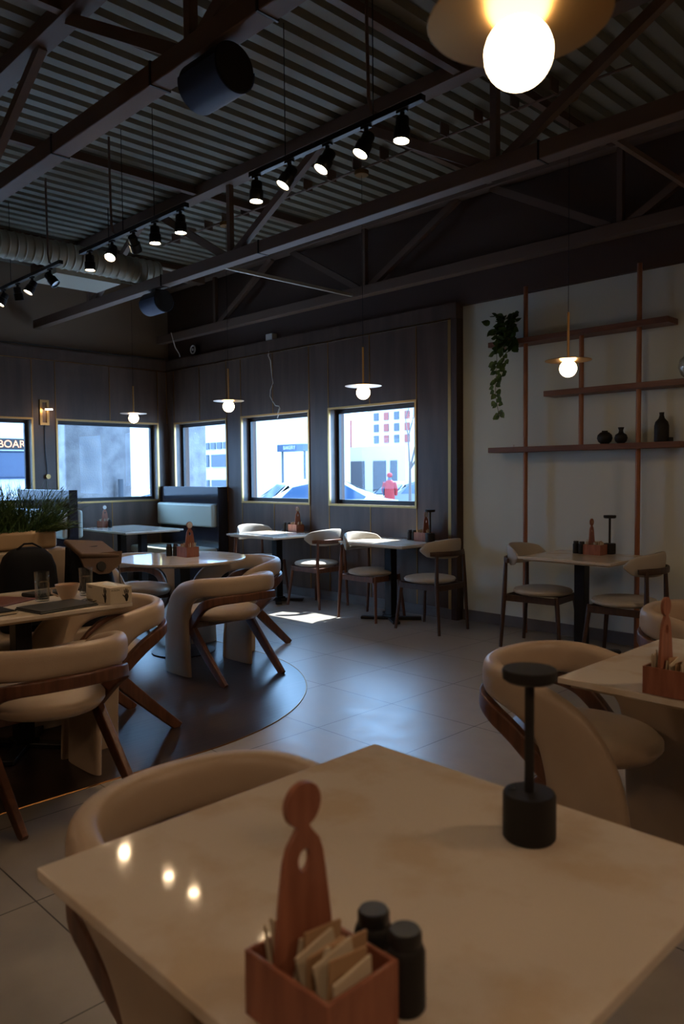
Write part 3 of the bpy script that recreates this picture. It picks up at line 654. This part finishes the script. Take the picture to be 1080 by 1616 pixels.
# ================================================================== TABLE SETS: caddy with number paddle, salt and pepper bottles, small cordless lamp
def caddy(x, y, z, rz, label, number=None, simple=False):
    t = thing('condiment_caddy', label, 'caddy', (x, y, z+.001), rz, 'wooden table caddies')
    # long side along x: narrow pocket at -x, packet compartment at +x
    w, L = .0575, .0725; th = .006
    bm = B()
    box(bm, -L, L, -w, -w+th, 0, .08, .001); box(bm, -L, L, w-th, w, 0, .08, .001); box(bm, -L, -L+th, -w+th, w-th, 0, .08, .001); box(bm, L-th, L, -w+th, w-th, 0, .08, .001); box(bm, -L+th, L-th, -w+th, w-th, 0, .006)
    obj('box', bm, 'box_wood', t, smooth=0)
    bm = B(); pl = []
    prof = [(.048, .006), (.043, .10), (.034, .165), (.030, .19), (.024, .206), (.013, .219), (.009, .225)]
    disc = [(.0275*math.cos(a), .2525+.0275*math.sin(a)) for a in [math.radians(d) for d in range(-72, 253, 12)]]
    pl = [(a, b) for a, b in prof] + disc + [(-a, b) for a, b in prof[::-1]]
    hole = [(.010*math.cos(a), .185+.014*math.sin(a)) for a in [2*PI*k/16 for k in range(16)]]
    x0, x1 = -.034, -.026
    # plate with a hole: built as two halves meeting on the centre line
    def half(sgn):
        side = [p for p in pl if p[0]*sgn > 1e-5]; side = sorted(side, key=lambda p: p[1]) if False else side
        if sgn < 0: side = side[::-1]
        hs = sorted([h for h in hole if h[0]*sgn > 1e-4], key=lambda h: -h[1])
        poly = [(0, .006)]+side+[(0, .28)]+[(0, .199)]+hs+[(0, .171)]
        A = [bm.verts.new((x0, a, b)) for a, b in poly]; C = [bm.verts.new((x1, a, b)) for a, b in poly]; n = len(poly)
        for i in range(n): bm.faces.new((A[i], A[(i+1) % n], C[(i+1) % n], C[i]))
        bm.faces.new(A[::-1]); bm.faces.new(C)
    half(1); half(-1); pdl = obj('number_paddle', bm, 'box_wood', t, smooth=0)
    if not number:
        bm = B(); cyl(bm, (-.0345, 0, .2525), (-.0352, 0, .2525), .024, n=28); obj('glare_disc', bm, 'plastic_white', pdl)  # white disc puts the sunlit glare on the paddle head into its colour
    if number:
        M = Matrix.Translation((-.026+.0002, 0, .2525)) @ Matrix.Rotation(PI/2, 4, 'Z') @ Matrix.Rotation(PI/2, 4, 'X')
        text_mesh('number', number, .034, 'paper', pdl, M)
        M = Matrix.Translation((-.0342, 0, .2525)) @ Matrix.Rotation(-PI/2, 4, 'Z') @ Matrix.Rotation(PI/2, 4, 'X')
        text_mesh('number', number, .034, 'paper', pdl, M)
    r = random.Random(int(abs(x*100)))
    for k in range(9):
        px = -.018+k*.0092; M = Matrix.Translation((px, r.uniform(-.012, .012), .012)) @ Matrix.Rotation(r.uniform(-.25, .25), 4, 'X') @ Matrix.Rotation(r.uniform(-.1, .12), 4, 'Y')
        bm = B(); box(bm, -.0018, .0018, -.03, .03, 0, r.uniform(.078, .098), .0005, M); obj('packet', bm, ['paper', 'card', 'paper', 'card'][k % 4], t)
    for k in range(10):
        a = r.uniform(-.035, .035); bm = B(); cyl(bm, (-.054+r.uniform(-.006, .006), a*.8, .01), (-.054+r.uniform(-.012, .012), a*1.25, r.uniform(.10, .125)), .0022, n=6); obj('sugar_stick', bm, 'paper', t)
    return t
C5 = caddy(-4.73, 5.76, .75, PI, 'wooden caddy with pale number paddle on table under the rightmost window')
def cad(x, y, rz, lb): return dup(C5, (x, y, .751), rz, lb)
cad(-6.60, 5.77, PI, 'wooden caddy in sunlight on the table under the middle window')
cad(-5.25, 3.44, PI, 'wooden caddy with tall number paddle on the round table')
cad(-9.10, 4.72, PI, 'small wooden caddy on the booth table under the side window')
cad(-.905, 2.25, 0, 'wooden caddy on the table at the right edge, plain disc paddle')
cad(-.655, .603, 0, 'blurred wooden caddy in the foreground full of packets and sticks')
caddy(-2.90, 5.635, .75, 0, 'wooden caddy with number 15 paddle on the table before the shelves', '15')
def bottle(x, y, label, first=[None]):
    if first[0] is None:
        t = thing('shaker_bottle', label, 'shaker', (x, y, .751), 0, 'black shaker bottles')
        bm = B(); lathe(bm, [(0, 0), (.023, 0), (.025, .003), (.025, .07), (.022, .078), (.019, .08), (0, .08)], n=24); obj('jar', bm, 'matte_black', t)
        bm = B(); lathe(bm, [(0, .081), (.0205, .081), (.0205, .094), (.018, .098), (0, .098)], n=24); obj('cap', bm, 'black_plastic', t)
        first[0] = t; return t
    return dup(first[0], (x, y, .751), 0, label)
bottle(-.655, .695, 'blurred black shaker in the foreground, left one behind the caddy')
bottle(-.598, .690, 'blurred black shaker in the foreground, right one beside the caddy')
bottle(-5.405, 3.365, 'dark shaker on the round table, left of the pair by the caddy')
bottle(-5.37, 3.405, 'dark shaker on the round table, closest to the caddy')
bottle(-4.885, 5.74, 'black shaker left of the caddy under the rightmost window, outer one')
bottle(-4.83, 5.74, 'black shaker touching the caddy under the rightmost window')
bottle(-6.77, 5.75, 'sunlit shaker on the middle window table, outer one')
bottle(-6.71, 5.75, 'sunlit shaker on the middle window table, next to the caddy')
bottle(-3.06, 5.63, 'black shaker on the shelf wall table, left one')
bottle(-3.0, 5.61, 'black shaker on the shelf wall table, beside the caddy')
bottle(-8.995, 4.75, 'dark shaker on the booth table beside the small caddy')
def table_lamp(x, y, label, first=[None]):
    if first[0] is None:
        t = thing('table_lamp', label, 'table lamp', (x, y, .7505), 0, 'black cordless table lamps')
        bm = B(); lathe(bm, [(0, 0), (.043, 0), (.0465, .004), (.0465, .078), (.044, .083), (0, .084)], n=48); obj('base', bm, 'matte_black', t)
        bm = B(); cyl(bm, (0, 0, .083), (0, 0, .285), .0085, n=16); obj('stem', bm, 'matte_black', t)
        bm = B(); lathe(bm, [(0, .281), (.040, .281), (.047, .286), (.048, .300), (.046, .304), (0, .306)], n=48); obj('shade', bm, 'matte_black', t)
        bm = B(); cyl(bm, (-.028, -.012, .083), (-.028, -.012, .0855), .007, n=14); obj('touch_button', bm, 'chrome', t)
        first[0] = t; return t
    return dup(first[0], (x, y, .7505), 0, label)
table_lamp(-.728, 1.178, 'black cordless table lamp with flat disc head on the nearest table')
table_lamp(-4.60, 5.70, 'thin black cordless lamp on the table under the rightmost window')
table_lamp(-2.84, 5.755, 'thin black cordless lamp on the table before the shelves')

# ================================================================== THINGS ON THE CLUTTERED TABLE
def tumbler(x, y, label, level, z=.7505):
    t = thing('water_glass', label, 'glass', (x, y, z), 0, 'water glasses')
    bm = B(); lathe(bm, [(0, 0), (.031, 0), (.034, .003), (.037, .15), (.0352, .15), (.0325, .012), (0, .012)], n=36); obj('tumbler', bm, 'tumbler', t, smooth=60)
    bm = B(); lathe(bm, [(0, .0125), (.032, .0125), (.034, level), (0, level)], n=36); obj('water', bm, 'tumbler', t, smooth=60)
    return t
tumbler(-3.86, 1.655, 'water glass in front of the black backpack, nearer the camera', .10, .766)
tumbler(-3.97, 1.945, 'water glass behind the white glove box', .105)
t = thing('coffee_cup', 'wide cream coffee cup between the two water glasses', 'cup', (-3.885, 1.80, .7505))
bm = B(); lathe(bm, [(0, 0), (.028, 0), (.030, .006), (.045, .03), (.058, .068), (.062, .085), (.059, .085), (.055, .068), (.042, .034), (.02, .014), (0, .014)], n=40); obj('bowl', bm, 'ceramic', t, smooth=60)
bm = B(); lathe(bm, [(0, .07), (.0545, .07), (.0555, .074), (0, .075)], n=40); obj('coffee', bm, 'coffee', t)
bm = B(); tube(bm, [(-.045, -.04, .065), (-.07, -.055, .06), (-.07, -.055, .035), (-.035, -.035, .022)], .005); obj('handle', bm, 'ceramic', t)
t = thing('glove_box', 'cardboard box of disposable gloves with black hand prints', 'box', (-3.688, 1.938, .7505))
bm = B(); box(bm, -.145, .115, -.06, .06, 0, .085, .0015); ct = obj('carton', bm, 'paper', t)
bm = B(); box(bm, -.11, .10, -.045, .045, .0852, .0862); obj('top_flap', bm, 'paper', t)
bm = B(); lathe(bm, [(0, .0864), (.05, .0864), (.03, .094), (0, .096)], (-.0, 0, 0), 16, 1.3, .5); obj('glove_tuft', bm, 'plastic_white', t)
def hand_print(M, s=1.0):
    bm = B()
    def f(cx, cz, w, h, ang=0):
        R_ = Matrix.Rotation(ang, 4, 'Y'); pts = [(w*math.cos(a), h*math.sin(a)) for a in [2*PI*k/14 for k in range(14)]]
        A = [bm.verts.new(M @ (Vector((cx*s, 0, cz*s)) + R_ @ Vector((a*s, 0, b*s)))) for a, b in pts]; bm.faces.new(A)
        C = [bm.verts.new(v.co + (M.to_3x3() @ Vector((0, -.0003, 0)))) for v in A]; bm.faces.new(C)
        for i in range(14): bm.faces.new((A[i], A[(i+1) % 14], C[(i+1) % 14], C[i]))
    f(0, -.008, .011, .016); f(0, -.022, .007, .010)
    f(-.010, .016, .0026, .012, -.2); f(-.0035, .020, .0026, .014, -.05); f(.003, .019, .0026, .013, .08); f(.009, .014, .0024, .011, .25); f(-.014, -.004, .0028, .010, -.75)
    return bm
MR = Matrix.Translation((.1153, .030, .042)) @ Matrix.Rotation(PI/2, 4, 'Z')
MF = Matrix.Translation((.062, -.0603, .044))
obj('hand_print', hand_print(MF, 1.25), 'ink', ct, smooth=0); obj('hand_print', hand_print(MR, 1.05), 'ink', ct, smooth=0)
text_mesh('box_lettering', 'FUSION', .013, 'ink', ct, Matrix.Translation((-.100, -.0602, .070)) @ Matrix.Rotation(PI/2, 4, 'X'))
text_mesh('box_lettering', 'FUSION', .013, 'ink', ct, Matrix.Translation((.1152, -.03, .070)) @ Matrix.Rotation(PI/2, 4, 'Z') @ Matrix.Rotation(PI/2, 4, 'X'))
def slab(name, label, cat, x, y, z, w, l, h, rz, m, bev=.004, zt=0):
    t = thing(name, label, cat, (x, y, z), rz); bm = B(); box(bm, -w/2, w/2, -l/2, l/2, 0, h, bev); o = obj('cover', bm, m, t)
    if zt: bm = B(); box(bm, -w/2+.004, w/2-.004, -l/2+.004, l/2-.004, .0015, h-.0015); obj('pages', bm, 'paper', t, smooth=0)
    return t
t = slab('laptop', 'closed dark laptop lying on the cluttered table in front of the glove box', 'laptop', -3.70, 1.66, .7505, .225, .32, .009, math.radians(8), 'black_plastic')
bm = B(); box(bm, -.11, .11, -.155, .155, .0092, .0152, .003); obj('lid', bm, 'matte_black', t)
t = slab('notebook', 'black notebook with pale page edges at the left edge of the table', 'notebook', -3.76, 1.31, .7505, .19, .27, .018, math.radians(4), 'bag_black', .002)
bm = B(); box(bm, -.088, .097, -.128, .137, .004, .014); obj('pages', bm, 'paper', t, smooth=0)
slab('menu', 'dark red menu lying flat left of the laptop', 'menu', -4.08, 1.52, .7505, .24, .32, .005, math.radians(28), 'menu_red', .002)
slab('case', 'flat black case lying behind the red menu near the backpack', 'case', -4.15, 1.80, .7505, .13, .22, .022, math.radians(12), 'matte_black', .008)
t = thing('sunglasses', 'folded dark sunglasses beside the coffee cup', 'sunglasses', (-3.76, 1.845, .7505), math.radians(15))
for s in (-1, 1):
    bm = B(); lathe(bm, [(0, 0), (.020, 0), (.021, .004), (0, .006)], (s*.026, 0, 0), 18, 1, .8); obj('lens', bm, 'black_plastic', t)
    bm = B(); tube(bm, [(s*.045, 0, .004), (s*.046, .03, .008), (-s*.02, .04+.006*s, .006)], .002, 6); obj('temple', bm, 'black_plastic', t)
bm = B(); tube(bm, [(-.01, 0, .004), (.0, -.003, .008), (.01, 0, .004)], .002, 6); obj('bridge', bm, 'black_plastic', t)

# ================================================================== WALL SHELVES
t = thing('wall_shelf', 'tall wooden rod and plank shelf unit on the pale wall', 'shelf', (-3.2, 5.86, 0))
for x, z0, z1 in ((-3.655, 0, 2.985), (-2.655, 0, 2.985), (-3.135, 1.62, 2.505)):
    bm = B(); cyl(bm, (x+3.2, -.022, z0), (x+3.2, -.022, z1), .0195, n=24); obj('pole', bm, 'rod_wood', t)
for x0, x1, zt in ((-4.0, -2.41, 2.545), (-3.445, -1.75, 2.075), (-4.0, -2.31, 1.618)):
    bm = B(); box(bm, x0+3.2, x1+3.2, -.085, .103, zt-.045, zt, .003); obj('plank', bm, 'shelf_wood', t)
def vase(name, label, cat, x, y, z, prof, m='matte_black'):
    t = lathe(B(), prof, n=32); o = obj(name, t, m, smooth=60); o.location = (x, y, z); return tag(o, label, cat)
vase('vase', 'squat round black ribbed vase on the lowest shelf', 'vase', -2.93, 5.84, 1.6185, [(0, 0), (.03, 0), (.05, .018), (.060, .045), (.055, .07), (.035, .09), (.022, .095), (.024, .104), (.018, .104), (0, .10)])
vase('vase', 'small black vase with a flared neck on the lowest shelf', 'vase', -2.795, 5.84, 1.6185, [(0, 0), (.025, 0), (.042, .015), (.050, .042), (.042, .068), (.02, .082), (.016, .10), (.024, .125), (.019, .125), (0, .12)])
vase('vase', 'tall black bottle-shaped vase on the lowest shelf', 'vase', -2.475, 5.84, 1.6185, [(0, 0), (.048, 0), (.053, .006), (.053, .12), (.046, .15), (.022, .178), (.016, .20), (.018, .222), (.014, .222), (0, .21)])
vase('tealight', 'tiny dark cube beside the tall bottle vase', 'candle', -2.405, 5.84, 1.6185, [(0, 0), (.017, 0), (.017, .03), (.014, .032), (0, .03)])
vase('tealight', 'tiny pale tealight alone at the left of the lowest shelf', 'candle', -3.78, 5.84, 1.6185, [(0, 0), (.012, 0), (.012, .02), (.010, .022), (0, .02)], 'plastic_white')
vase('glass_vase', 'round glass vase on the middle shelf cut by the right edge', 'vase', -2.265, 5.86, 2.0755, [(0, 0), (.04, 0), (.075, .03), (.095, .085), (.085, .14), (.05, .175), (.045, .19), (.042, .19), (.047, .175), (.082, .14), (.092, .085), (.072, .032), (.038, .004), (0, .004)], 'tumbler')
# trailing pothos
t = thing('trailing_plant', 'trailing green plant hanging over the left end of the top shelf', 'plant', (-3.80, 5.80, 2.546))
rnd = random.Random(11)
def leafm(bm, p, d, nrm, s):
    d = Vector(d).normalized(); sd = d.cross(Vector(nrm)).normalized(); n = sd.cross(d).normalized(); p = Vector(p)
    out = [(0, 0), (.32, .10), (.46, .35), (.36, .65), (.12, .92), (0, 1.05)]
    c = [bm.verts.new(p + d*v*s + n*(-.08*s if 0 < v < 1 else 0)) for v in (0.02, .35, .65, 1.05)]
    L = [bm.verts.new(p + d*v*s - sd*u*s) for u, v in out[1:5]]; Rr = [bm.verts.new(p + d*v*s + sd*u*s) for u, v in out[1:5]]
    for Q in (L, Rr):
        bm.faces.new((c[0], Q[0], Q[1], c[1])); bm.faces.new((c[1], Q[1], Q[2], c[2])); bm.faces.new((c[2], Q[2], Q[3], c[3]))
bm = B(); bs = B(); bl = B()
lathe(bs, [(0, 0), (.05, 0), (.06, .08), (.055, .085), (0, .08)], n=20)
for i in range(150):
    a = rnd.uniform(0, 2*PI); r = abs(rnd.gauss(0, .055)); z = rnd.uniform(-.10, .20)
    p = (math.cos(a)*r*.9, -.03+math.sin(a)*r*.7-.02, z); d = (math.cos(a)+rnd.uniform(-.5, .5), math.sin(a)*.8-.2, rnd.uniform(-1, .5))
    leafm(bm, p, d, (rnd.uniform(-.4, .4), -1, .6), rnd.uniform(.052, .082))
vine = [(-.02, -.10, .05), (-.04, -.125, -.05), (-.035, -.13, -.2), (-.045, -.13, -.35), (-.05, -.13, -.48), (-.03, -.13, -.57), (-.015, -.13, -.66), (-.03, -.13, -.675)]
tube(bs, vine, .002, 6); tube(bs, [(.03, -.10, .02), (.03, -.125, -.1), (.02, -.13, -.22), (.03, -.13, -.30)], .002, 6)
for i in range(40):
    k = rnd.uniform(1, 6.3); j = int(k); q = Vector(vine[j]).lerp(Vector(vine[j+1]), k-j); s = 1 if i % 2 else -1
    off = rnd.uniform(0, .045)*s*(1-.08*j); leafm(bl, q+Vector((off+.01, rnd.uniform(-.01, .01), 0)), (s*.8+rnd.uniform(-.4, .4), rnd.uniform(-.4, .1), -rnd.uniform(.3, 1.2)), (rnd.uniform(-.3, .3), -1, .3), rnd.uniform(.046, .066))
for i in range(9):
    leafm(bl, (.03+rnd.uniform(-.03, .03), -.13, -.12-i*.022), (rnd.uniform(-1, 1), -.2, -.8), (0, -1, .3), .05)
obj('leaves', bm, 'leaf', t, smooth=30); obj('trailing_leaves', bl, 'leaf_pale', t, smooth=30); obj('stems', bs, 'stem', t)

# ================================================================== OUTSIDE
bm = B(); box(bm, -60, -9.64, -30, 60, -.47, -.37); box(bm, -9.64, 30, 6.107, 60, -.47, -.37); struct('ground', bm, 'snow')
bm = B(); box(bm, -11.9, -11.0, 5.12, 6.2, -.37, 3.6, .03); box(bm, -11.94, -10.96, 5.08, 6.24, -.37, .1, .02)
tag(obj('concrete_column', bm, 'stucco'), 'broad rough concrete column outside the side wall window', 'column')
bm = B(); box(bm, -11.0, -10.40, 6.6, 7.2, -.37, 3.6, .02); tag(obj('concrete_column', bm, 'stucco'), 'shaded concrete column outside the leftmost back window', 'column')
bm = B(); cyl(bm, (-10.9, 5.95, -.37), (-10.9, 5.95, 1.35), .04, n=12); tag(obj('bollard', bm, 'ext_grey'), 'slim grey post in front of the concrete column outside', 'post')
# bus
t = thing('city_bus', 'white city bus with orange sign outside the leftmost window', 'bus', (-15.2, 5.6, 0))
bm = B(); box(bm, -2.4, 0, -7, 1.75, .1, 3.05, .12); obj('body', bm, 'bus_body', t, smooth=40)
for k in range(7):
    y0 = .72-k*1.15; bm = B(); box(bm, -.01, .012, y0-1.0, y0, 1.36, 1.90, .05); obj('window', bm, 'ext_blue', t)
bm = B(); box(bm, -.01, .012, .80, 1.6, .6, 1.95, .05); obj('door', bm, 'ext_blue', t)
bm = B(); box(bm, -.005, .015, -.75, .72, 1.93, 2.14); sb = obj('sign_box', bm, 'matte_black', t, smooth=0)
text_mesh('sign_text', '0   BOAR', .2, 'led_orange', sb, Matrix.Translation((.017, .66, 2.03)) @ Matrix.Rotation(PI/2, 4, 'Z') @ Matrix.Rotation(PI/2, 4, 'X'), 'RIGHT')
for y in (-5.4, -.9):
    bm = B(); cyl(bm, (-.25, y, .08), (.02, y, .08), .45, n=28); obj('wheel', bm, 'tire', t)
def car(label, x, y, rz, paint, s=1., first={}):
    t = thing('parked_car', label, 'car', (x, y, -.37), rz, None)
    prof = [(-2.1, .35), (-2.15, .62), (-2.05, .80), (-1.2, .92), (-.75, 1.32), (-.2, 1.45), (.6, 1.43), (1.35, 1.02), (2.0, .92), (2.15, .70), (2.15, .38)]
    bm = B(); prism(bm, prof, -.86, .86)
    bmesh.ops.bevel(bm, geom=[e for e in bm.edges if abs(e.verts[0].co.y-e.verts[1].co.y) < 1e-4], offset=.07, segments=2, affect='EDGES'); obj('body', bm, paint, t)
    for s_ in (-1, 1):
        bm = B(); prism(bm, [(-1.0, .96), (-.66, 1.27), (-.2, 1.36), (.1, 1.37), (.1, .96)], s_*.862-.01, s_*.862+.01); obj('side_window', bm, 'car_glass', t)
        bm = B(); prism(bm, [(.16, .96), (.16, 1.37), (.55, 1.35), (1.15, 1.02), (1.1, .96)], s_*.862-.01, s_*.862+.01); obj('side_window', bm, 'car_glass', t)
        for xx in (-1.3, 1.35): bm = B(); cyl(bm, (xx, s_*.68, .34), (xx, s_*.88, .34), .34, n=28); cyl(bm, (xx, s_*.88, .34), (xx, s_*.89, .34), .2, n=20); obj('wheel', bm, 'tire', t)
    bm = B(); M = Matrix(); v = [bm.verts.new(p) for p in ((-1.19, -.72, .94), (-.76, -.62, 1.32), (-.76, .62, 1.32), (-1.19, .72, .94))]
    bm.faces.new(v); v2 = [bm.verts.new(q.co+Vector((-.02, 0, .012))) for q in v]; bm.faces.new(v2); obj('windscreen', bm, 'car_glass', t)
    bm = B(); box(bm, -2.17, -2.12, .5, .8, .62, .74); box(bm, -2.17, -2.12, -.8, -.5, .62, .74); obj('headlight', bm, 'plastic_white', t, smooth=0)
    return t
car('white car outside seen past the concrete column, wheel visible', -16.6, 9.6, PI/2, 'car_white')
c_ = car('white car outside the middle back window, arched roof', -16.0, 14.6, math.radians(60), 'car_white'); c_.scale = (1.12, 1.12, 1.12)
car('pale car parked at the left side of the rightmost window', -20.1, 18.9, math.radians(20), 'car_white')
car('grey car behind the person in red outside the rightmost window', -20.6, 24.2, math.radians(75), 'car_silver')
car('pale car at the right side of the rightmost window', -7.1, 10.9, math.radians(5), 'car_white')
# person in a red coat: one skinned body plus coat
def person(x, y):
    t = thing('person', 'distant person in a red coat standing by the grey car outside', 'person', (x, y, -.37), math.radians(30))
    V = [(0, 0, .92), (0, 0, 1.18), (0, 0, 1.42), (0, 0, 1.52), (0, .01, 1.64), (.10, 0, .88), (.11, .02, .48), (.11, -.01, .08), (.11, .12, .03), (-.10, 0, .88), (-.12, -.03, .48), (-.12, -.10, .08), (-.12, .02, .03),
         (.18, 0, 1.40), (.24, .02, 1.14), (.22, .12, .92), (-.18, 0, 1.40), (-.25, -.02, 1.14), (-.24, .06, .90)]
    E = [(0, 1), (1, 2), (2, 3), (3, 4), (0, 5), (5, 6), (6, 7), (7, 8), (0, 9), (9, 10), (10, 11), (11, 12), (2, 13), (13, 14), (14, 15), (2, 16), (16, 17), (17, 18)]
    Rr = [.13, .14, .14, .055, .10, .09, .06, .045, .04, .09, .06, .045, .04, .06, .045, .035, .06, .045, .035]
    me = bpy.data.meshes.new('body'); me.from_pydata(V, E, []); o = bpy.data.objects.new('body', me); COL.objects.link(o); o.parent = t
    o.modifiers.new('skin', 'SKIN'); o.modifiers.new('sub', 'SUBSURF').levels = 1; o.modifiers['sub'].render_levels = 1
    sk = me.skin_vertices[0].data
    for i, r in enumerate(Rr): sk[i].radius = (r, r)
    sk[0].use_root = True; me.materials.append(MATS['ext_blue'])
    bm = B(); loft(bm, [(.62, 0, 0, .20, .17), (.9, 0, 0, .20, .17), (1.15, 0, 0, .19, .16), (1.38, 0, 0, .22, .15), (1.48, 0, 0, .13, .11), (1.52, 0, 0, .07, .07)], 20, 2.2); obj('coat', bm, 'coat_red', t, smooth=80)
    for s in (-1, 1):
        bm = B(); cyl(bm, (s*.19, 0, 1.42), (s*.26, .02, 1.14), .075, .065, 12); cyl(bm, (s*.26, .02, 1.14), (s*.23, .10, .93), .065, .055, 12); obj('sleeve', bm, 'coat_red', t, smooth=80)
    bm = B(); lathe(bm, [(0, 1.60), (.08, 1.62), (.112, 1.68), (.10, 1.75), (.05, 1.79), (0, 1.80)], n=18); obj('hood', bm, 'coat_red', t, smooth=80)
person(-19.9, 22.2)
# buildings
def building(name, label, x0, x1, y0, y1, h, m, front, wins, extra=()):
    t = thing(name, label, 'building', ((x0+x1)/2, (y0+y1)/2, 0)); cx, cy = (x0+x1)/2, (y0+y1)/2
    bm = B(); box(bm, x0-cx, x1-cx, y0-cy, y1-cy, -.37, h); obj('wall', bm, m, t, smooth=0)
    for a0, a1, z0, z1, mm in wins:
        bm = B()
        if front == 'y': box(bm, a0-cx, a1-cx, y0-cy-.06, y0-cy+.05, z0, z1)
        else: box(bm, x1-cx-.05, x1-cx+.06, a0-cy, a1-cy, z0, z1)
        obj('window', bm, mm, t, smooth=0)
    return t
t = building('white_building', 'white building with dark square sign panels outside the leftmost back window', -34, -24.3, 18, 24.5, 7, 'ext_white', 'y',
    [(-26.9+k*.42, -26.6+k*.42, 2.42, 2.68, 'ext_grey') for k in range(8)] + [(-26.6, -25.8, 1.72, 2.2, 'ext_grey'), (-25.6, -23.6, 1.72, 2.2, 'ext_grey'), (-26.6, -25.8, .5, 1.2, 'ext_grey'), (-25.6, -24.4, .5, 1.2, 'ext_grey')])
t = thing('shop_awning', 'blue shop sign board outside the middle back window', 'sign', (-22.75, 20, 2.28))
bm = B(); box(bm, -.62, .9, -.5, 0, 0, .27); sg = obj('sign_board', bm, 'ext_blue', t, smooth=0)
text_mesh('sign_text', 'BAKERY', .2, 'ext_white', sg, Matrix.Translation((.1, -.503, .135)) @ Matrix.Rotation(PI/2, 4, 'X'))
bm = B(); box(bm, .7, .76, -.3, -.24, -2.3, 0); box(bm, -.6, -.54, -.3, -.24, -2.3, 0); obj('post', bm, 'ext_grey', t, smooth=0)
t = building('glass_building', 'pale low building with tall doors outside the rightmost window', -29, -23.4, 27.2, 33, 2.7, 'ext_white', 'y',
    [(-25.4, -24.6, .1, 2.0, 'ext_grey'), (-26.9, -26.0, .1, 2.0, 'ext_grey'), (-24.3, -23.9, .1, 2.0, 'ext_grey')])
wins = [(-35.4+k*.9, -35.0+k*.9, 3.4+j*.75, 3.9+j*.75, 'ext_red' if k % 2 else 'ext_grey') for k in range(5) for j in range(9)]
t = building('tower_block', 'distant tower block with red window columns behind the rightmost window', -36, -31, 38, 46, 14, 'ext_white', 'y', wins)
t = building('brick_building', 'reddish brick building fragment across the street in the middle window', -33.5, -29.6, 25.2, 30, 4.3, 'ext_red', 'y', [(-31.6, -30.3, 2.2, 3.0, 'ext_blue')])
# bare street tree and lamp post
t = thing('bare_tree', 'bare leafless street tree outside the rightmost window', 'tree', (-17.0, 20.0, -.37))
bm = B(); rnd = random.Random(5)
def branch(p, d, L, r, n):
    q = p+d*L; cyl(bm, p, q, r, r*.6, 7)
    if n: 
        for _ in range(3): branch(q, (d+Vector((rnd.uniform(-.6, .6), rnd.uniform(-.6, .6), rnd.uniform(-.1, .4)))).normalized(), L*.68, r*.55, n-1)
branch(Vector((0, 0, 0)), Vector((0, 0, 1)), 1.9, .07, 4); obj('branches', bm, 'bark', t)
t = thing('traffic_pole', 'tall blue-grey street pole at the right side of the rightmost window', 'pole', (-10.8, 13.8, -.37))
bm = B(); cyl(bm, (0, 0, 0), (0, 0, 5), .14, n=14); obj('pole', bm, 'ext_blue', t)
bm = B(); box(bm, -.2, .2, -.2, .2, 0, .3); obj('foot', bm, 'ext_grey', t)
